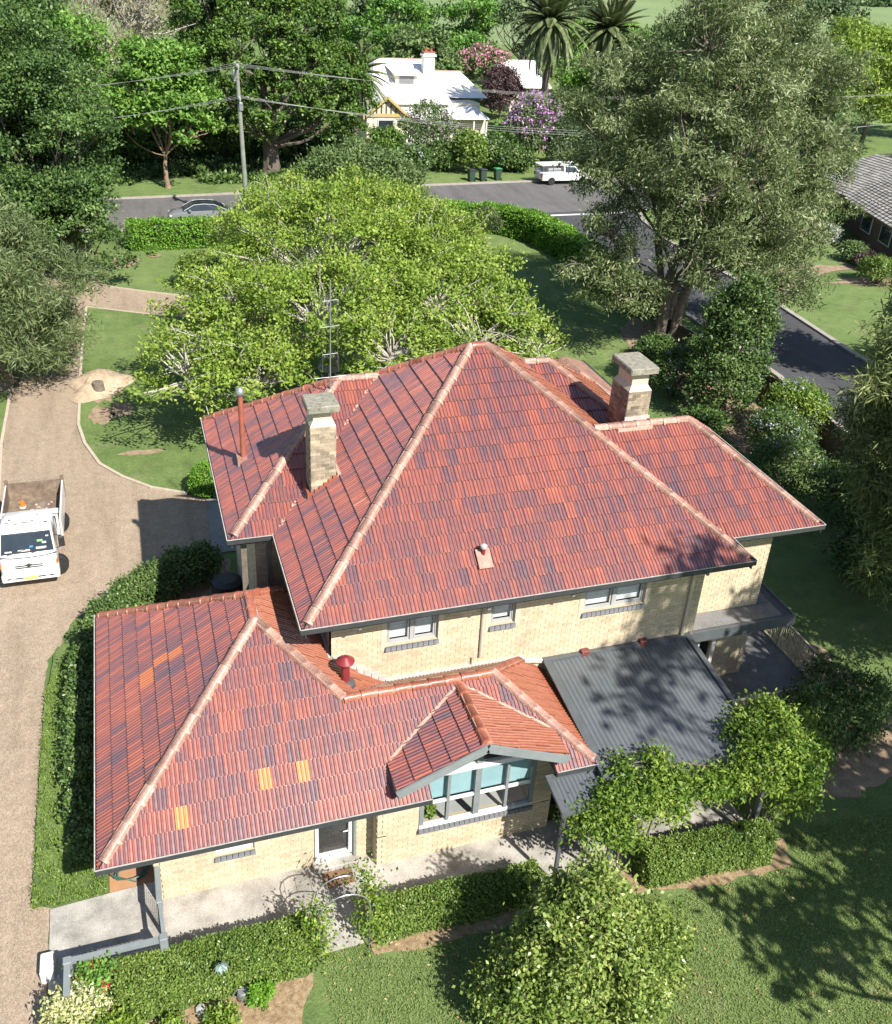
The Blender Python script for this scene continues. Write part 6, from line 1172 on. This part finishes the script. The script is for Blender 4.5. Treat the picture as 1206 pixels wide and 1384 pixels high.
tag(p3('roof', 'greytile', gh_roof), kind='stuff'); p3('wall', 'brownbrick', lambda m: (m.box(53, 66, 34.6, 51, 0, 2.7), m.add([(51.6, 45.4, 0), (48.2, 34.4, 0), (54, 34, 0), (54, 46, 0), (51.6, 45.4, 2.7), (48.2, 34.4, 2.7), (54, 34, 2.7), (54, 46, 2.7)], [(0, 1, 5, 4), (1, 2, 6, 5), (3, 0, 4, 7)])))
p3('fascia', 'brownbrick', lambda m: (m.beam((50.6, 46.0, 2.66), (46.6, 32.9, 2.66), .05, .2), m.beam((51, 52.5, 2.7), (51, 46.1, 2.7), .05, .2)))
for s_, w_ in ((.12, .16), (.42, .16), (.7, .14)):
    a, b = Vector((51.55, 45.4, 0)), Vector((48.15, 34.4, 0)); p0, p1 = a.lerp(b, s_), a.lerp(b, s_ + w_); f_ = p3('window', 'white', lambda m: m.beam(p0 + Vector((-.02, 0, 1.6)), p1 + Vector((-.02, 0, 1.6)), .08, 1.5)); p3('pane', 'tinted', lambda m: m.beam(p0.lerp(p1, .06) + Vector((-.05, 0, 1.6)), p0.lerp(p1, .94) + Vector((-.05, 0, 1.6)), .08, 1.35), f_)
p3('porch_post', 'brownbrick', lambda m: m.box(47.2, 47.5, 33.4, 33.7, 0, 2.7))
for i, (x, y, r_, h, m, lab) in enumerate([(47.6, 43.6, 1.1, 1.3, 'silver', 'silver leaved shrub on the lawn of the grey tiled house'), (49.4, 45.6, 1.2, 1.8, 'camellia', 'dark shrub at the corner of the brown brick wall'), (46.6, 38.8, 1.0, 1.2, 'olive', 'golden green shrub beneath the brown brick windows'), (46.4, 37.0, 1.0, 1.0, 'plum', 'purple grey shrub beside the lawn path'), (44.6, 34.0, 1.4, 1.8, 'box', 'round green shrub before the grey porch'), (60, 60.5, 2.2, 2.6, 'vine', 'bright shrub at the street corner by the grey roof')]): shrub('neighbour_shrub', lab, (x, y), r_, h, 200, 13, (.2, .1), m, 300 + i, cr=.35)

# ------------------------------------------------------------------ fences and garden things
pf = thing('paling_fence', 'dark timber paling fence along the side street behind the blue flowered shrubs', 'fence', (24.7, 25, 0)); pm_ = MB(); pm_.box(-.07, .07, -.012, .012, 0, 1.45); pme = pm_.mesh('paling', M['fence']); FP = [(24.4, 27.0), (25.2, 21.2), (25.6, 16), (24.6, 11), (23.2, 5)]
for (a, b) in zip(FP, FP[1:]):
    L = math.dist(a, b); n = int(L / .15)
    for i in range(n): o = link('paling', pme, pf); s = i / n; o.location = (a[0] + (b[0] - a[0]) * s - 24.7, a[1] + (b[1] - a[1]) * s - 25, R.uniform(-.02, .03)); o.rotation_euler = (0, 0, math.atan2(b[1] - a[1], b[0] - a[0]))
    for z in (.35, 1.15): q = MB(); q.beam((a[0] - 24.74, a[1] - 25, z), (b[0] - 24.74, b[1] - 25, z), .05, .08); q.build('rail', M['fence'], pf)
# grey gate and fence by the front hedge
gt = thing('garden_gate', 'open grey framed wire gate standing beside the front wall', 'gate', (-3.5, -1.6, 0))
q = MB(); q.beam((0, 0, .06), (0, 0, 1.09), .07, .07); q.beam((.02, -.8, .12), (.02, -.8, 1.09), .06, .06); q.build('post', M['greytrim'], gt)
q = MB(); q.bbox(-.05, .07, -.81, .1, 1.095, 1.19, .015); q.build('top_rail', M['greytrim'], gt); q = MB(); q.beam((.02, -.82, 1.13), (.05, -1.5, 1.09), .07, .09); q.build('brace', M['greytrim'], gt); q = MB(); q.beam((.01, 0, .2), (.01, -.8, .2), .05, .06); q.build('bottom_rail', M['greytrim'], gt)
q = MB()
for k in range(9): q.tube([(.01, -.08 * k - .06, .2), (.01, -.08 * k - .06, 1.1)], .004, 4)
for k in range(9): q.tube([(.01, 0, .25 + k * .1), (.01, -.8, .25 + k * .1)], .004, 4)
q.build('wire_mesh', M['steel'], gt)
gf_ = thing('garden_fence', 'grey beam fence with wire mesh and a square post in front of the hedge', 'fence', (-4.3, -3.15, 0))
q = MB(); q.bbox(.76, .92, -.1, .06, 0, 1.16, .015); q.build('post', M['greytrim'], gf_); q = MB(); q.bbox(-1.01, -.85, -.11, .05, 0, 1.15, .015); q.build('post', M['greytrim'], gf_)
q = MB(); q.box(-.85, .76, -.075, .03, 1.04, 1.12); q.build('top_rail', M['greytrim'], gf_); q = MB(); q.box(-.99, -.87, -.72, -.11, 1.04, 1.12); q.build('top_rail', M['greytrim'], gf_); q = MB(); q.box(-.86, .76, -.04, .0, .12, .18); q.build('bottom_rail', M['greytrim'], gf_)
q = MB()
for k in range(20): q.tube([(-.85 + k * .082, -.02, .18), (-.85 + k * .082, -.02, 1.04)], .006, 4)
for k in range(10): q.tube([(-.86, -.02, .2 + k * .085), (.76, -.02, .2 + k * .085)], .006, 4)
q.build('wire_mesh', M['plastic'], gf_)
q = MB(); q.bbox(-5.86, -5.60, -2.75, -2.28, 0, .32, .02); tag(q.build('white_block', M['white']), 'small white block at the edge of the gravel by the concrete path', 'block')
# hose, downpipe shadow corner
q = MB(); rr = random.Random(4)
for k in range(5): q.tube([(-4.1 + rr.uniform(-.05, .05) + math.cos(a * .42) * (.3 + k * .02), -.55 + math.sin(a * .42) * (.2 + k * .02), .06 + k * .025) for a in range(16)], .014, 5)
q.tube([(-4.4, -.6, .06), (-4.0, -.85, .06), (-3.75, -.7, .08)], .014, 5); M['hose'] = pm('green_hose', (.06, .16, .13), (.04, .11, .09), 8, .4); tag(q.build('garden_hose', M['hose'], None, True), 'coiled green garden hose on terracotta pavers by the lower wall', 'hose')
# door mat with its lettering
mt = thing('door_mat', 'brown door mat lettered Home before the front door', 'door mat', (.3, -1.93, .06)); M['coir'] = pm('coir_mat', (.26, .155, .085), (.17, .10, .055), 14, .95, .8, fine=90); M['ink'] = pm('black_print', (.02, .018, .016), (.015, .014, .012), 20, .9)
q = MB(); q.bbox(-.34, .34, -.2, .2, 0, .025, .008); q.build('mat_body', M['coir'], mt)
tcv = bpy.data.curves.new('lettering', 'FONT'); tcv.body = 'Home'; tcv.size = .235; tcv.shear = .28; tcv.align_x = 'CENTER'; tcv.align_y = 'CENTER'; tcv.extrude = .001; tcv.offset = .002
tobj = bpy.data.objects.new('lettering_source', tcv); COL.objects.link(tobj); bpy.context.view_layer.update(); tme = bpy.data.meshes.new_from_object(tobj.evaluated_get(bpy.context.evaluated_depsgraph_get())); bpy.data.objects.remove(tobj)
tme.materials.clear(); tme.materials.append(M['ink']); o = link('lettering', tme, mt); o.location = (.02, .0, .0275); o.rotation_euler = (0, 0, .06)
q = MB(); q.tube([(-.1, -.11, .0262), (.1, -.115, .0262), (.27, -.1, .0262)], [.004, .007, .003], 5); q.build('flourish', M['ink'], mt)
# arch of thin steel with climbing leaves
ar = thing('garden_arch', 'thin steel arch with climbing leaves over the gap between the front hedges', 'arch', (.05, -3.55, 0))
for dy in (-.2, .25):
    q = MB(); q.tube([(-.52, dy, 0), (-.52, dy, 1.35)] + [(-.52 * math.cos(a), dy, 1.35 + .52 * math.sin(a)) for a in np.linspace(.2, math.pi - .2, 11)] + [(.52, dy, 1.35), (.52, dy, 0)], .013, 6); q.build('hoop', M['steel'], ar, True)
q = MB()
for sx in (-1, 1):
    for k in range(6): q.tube([(sx * .52, -.2, .2 + k * .22), (sx * .52, .25, .2 + k * .22)], .007, 4)
for a in np.linspace(.4, math.pi - .4, 5): q.tube([(-.52 * math.cos(a), -.2, 1.35 + .52 * math.sin(a)), (-.52 * math.cos(a), .25, 1.35 + .52 * math.sin(a))], .007, 4)
q.build('rung', M['steel'], ar)
creeper('climbing_rose', 'leafy climber on the side of the arch next to the spinner hedge', 'climber', [(-.52, -3.6, .45, .2, .24, .45), (-.54, -3.55, 1.0, .14, .18, .4), (-.52, -3.6, 1.4, .1, .12, .2)], 90, 12, (.085, .05), 'vine', 401)
creeper('climbing_rose', 'tall leafy climber on the side of the arch next to the pear tree hedge', 'climber', [(.64, -3.55, .5, .16, .22, .5), (.66, -3.5, 1.15, .14, .18, .5), (.6, -3.45, 1.75, .1, .12, .26), (.5, -3.4, 2.05, .09, .1, .12)], 100, 12, (.085, .05), 'vine', 402)
# wind spinner, watering can
sp = thing('wind_spinner', 'silver flower shaped wind spinner on a thin stake in the mulch bed', 'ornament', (-2.45, -3.98, 0)); q = MB(); q.tube([(-.1, .02, 0), (0, 0, 1.0)], .009, 5); q.tube([(.1, -.02, 0), (0, 0, 1.0)], .006, 5); q.build('stake', M['steel'], sp)
M['shiny'] = pm('shiny_petal', (.55, .66, .62), (.38, .5, .48), 9, .25, metal=.7); pq = MB(); pq.add([(0, 0, .02), (.06, -.01, .09), (.0, -.02, .19), (-.05, .02, .1)], [(0, 1, 2, 3)]); pme = pq.mesh('petal', M['shiny'])
for k in range(14): o = link('petal', pme, sp); o.location = (0, -.03 * (k % 2), 1.08); o.rotation_euler = (.5, k * 2 * math.pi / 14, 0)
wc = thing('watering_can', 'small galvanised watering can standing on the mulch', 'watering can', (-2.08, -4.12, .02)); q = MB(); q.lathe((0, 0, 0), [(.11, 0), (.12, .02), (.115, .22), (.09, .25)], 14); q.build('body', M['steel'], wc, True); q = MB(); q.tube([(.1, 0, .06), (.2, -.06, .16), (.28, -.1, .24)], [.025, .018, .016], 8); q.build('spout', M['steel'], wc); q = MB(); q.tube([(-.11, 0, .05), (-.2, .02, .15), (-.12, .02, .28), (0, 0, .3), (.06, 0, .25)], .01, 6); q.build('handle', M['steel'], wc)
for i, (x, y, s_) in enumerate([(-1.75, -4.0, .1), (-2.3, -4.5, .08), (-2.9, -4.15, .12)]):
    q = MB(); q.lathe((0, 0, 0), [(s_ * .8, 0), (s_, s_ * .3), (s_ * .8, s_ * .7), (s_ * .2, s_ * .85)], 7); o = q.build('garden_stone', M['ceramic']); o.location = (x, y, .02); tag(o, ['pale garden stone at the lawn end of the mulch bed', 'small pale garden stone in front of the watering can', 'larger garden stone near the spinner stake'][i], 'stone')
# stump with its sawdust heap
stp = thing('tree_stump', 'freshly cut stump half buried in a heap of sawdust on the lawn island', 'stump', (-4.75, 26.3, .03)); q = MB(); q.lathe((.1, -.5, 0), [(.3, 0), (.26, .25), (.24, .5), (.1, .52)], 12); q.build('trunk_base', M['timber'], stp)
rng = np.random.default_rng(2); q = MB(); n = 26; vs_ = [(0, .3, .62)]
for k in range(1, 7):
    for j in range(n): a = 2 * math.pi * j / n; r_ = k / 6; vs_.append((math.cos(a) * r_ * 1.35 * (1 + .22 * math.sin(3 * a + 1) + .1 * math.sin(7 * a)), .3 + math.sin(a) * r_ * 1.75 * (1 + .18 * math.sin(2 * a) + .08 * math.sin(5 * a)), max(0, .66 * (1 - r_) ** 1.2 + rng.normal(0, .06) * (k < 6)) + .006))
fs_ = [(0, 1 + j, 1 + (j + 1) % n) for j in range(n)] + [(1 + (k - 1) * n + j, 1 + k * n + j, 1 + k * n + (j + 1) % n, 1 + (k - 1) * n + (j + 1) % n) for k in range(1, 6) for j in range(n)]
q.add(vs_, fs_); q.build('sawdust_heap', M['sawdust'], stp, 'all')
# lattice screens of the terrace
def screen(label, a, b, z0, z1):
    t = thing('terrace_screen', label, 'screen', (a[0], a[1], z0), 0, 'pale fretwork screens round the terrace'); d = Vector((b[0] - a[0], b[1] - a[1], 0)); L = d.length; h = z1 - z0
    q = MB(); q.beam((0, 0, h), d + Vector((0, 0, h)), .05, .05); q.beam((0, 0, .05), d + Vector((0, 0, .05)), .05, .05); q.build('rail', M['trim'], t)
    n = int(L / 1.1) + 1
    for i in range(n + 1): p = d * (i / n); q = MB(); q.box(p.x - .03, p.x + .03, p.y - .03, p.y + .03, 0, h); q.build('post', M['trim'], t)
    q = MB(); rr = random.Random(int(L * 10)); m_ = int(L / .075)
    for i in range(m_):
        s = (i + .5) / m_; p = d * s; pts = [(p.x + rr.uniform(-.02, .02), p.y + rr.uniform(-.02, .02), .06 + k * (h - .1) / 6) for k in range(7)]; q.tube(pts, .012, 4)
    for i in range(m_ * 2): s = rr.random(); p = d * s; z = rr.uniform(.1, h - .08); e_ = d.normalized() * .07; q.tube([(p.x, p.y, z), (p.x + e_.x, p.y + e_.y, z + rr.uniform(-.06, .06))], .012, 4)
    tag(q.build('fretwork', M['trim'], t), kind='stuff')
screen('pale fretwork screen on the lawn side of the terrace', (14.8, 4.2), (14.8, -.3), .3, 1.3); screen('pale fretwork screen at the front of the terrace behind the dark shrub', (14.8, -.3), (10.6, -.3), .3, 1.3)
# things left in the shaded corner by the driveway hedge
q = MB(); q.lathe((0, 0, 0), [(.42, 0), (.46, .1), (.46, 1.05), (.3, 1.16)], 18); o = q.build('water_drum', M['plastic']); o.location = (-.9, 8.6, 0); tag(o, 'dark drum in the shaded corner beneath the left eave', 'drum')
ld = thing('folded_chair', 'pale folded garden chair lying in the shaded corner by the lower roof', 'chair', (-2.0, 7.2, 0), .4); q = MB(); q.beam((-.3, 0, .45), (.4, .1, .5), .4, .05); q.build('seat', M['white'], ld); q = MB(); q.beam((.4, .1, .5), (.75, .15, .95), .4, .05); q.build('backrest', M['white'], ld)
for x, y in ((-.28, -.15), (-.28, .18), (.35, -.08), (.35, .25)): q = MB(); q.tube([(x, y, 0), (x, y, .48)], .016, 6); q.build('leg', M['white'], ld)
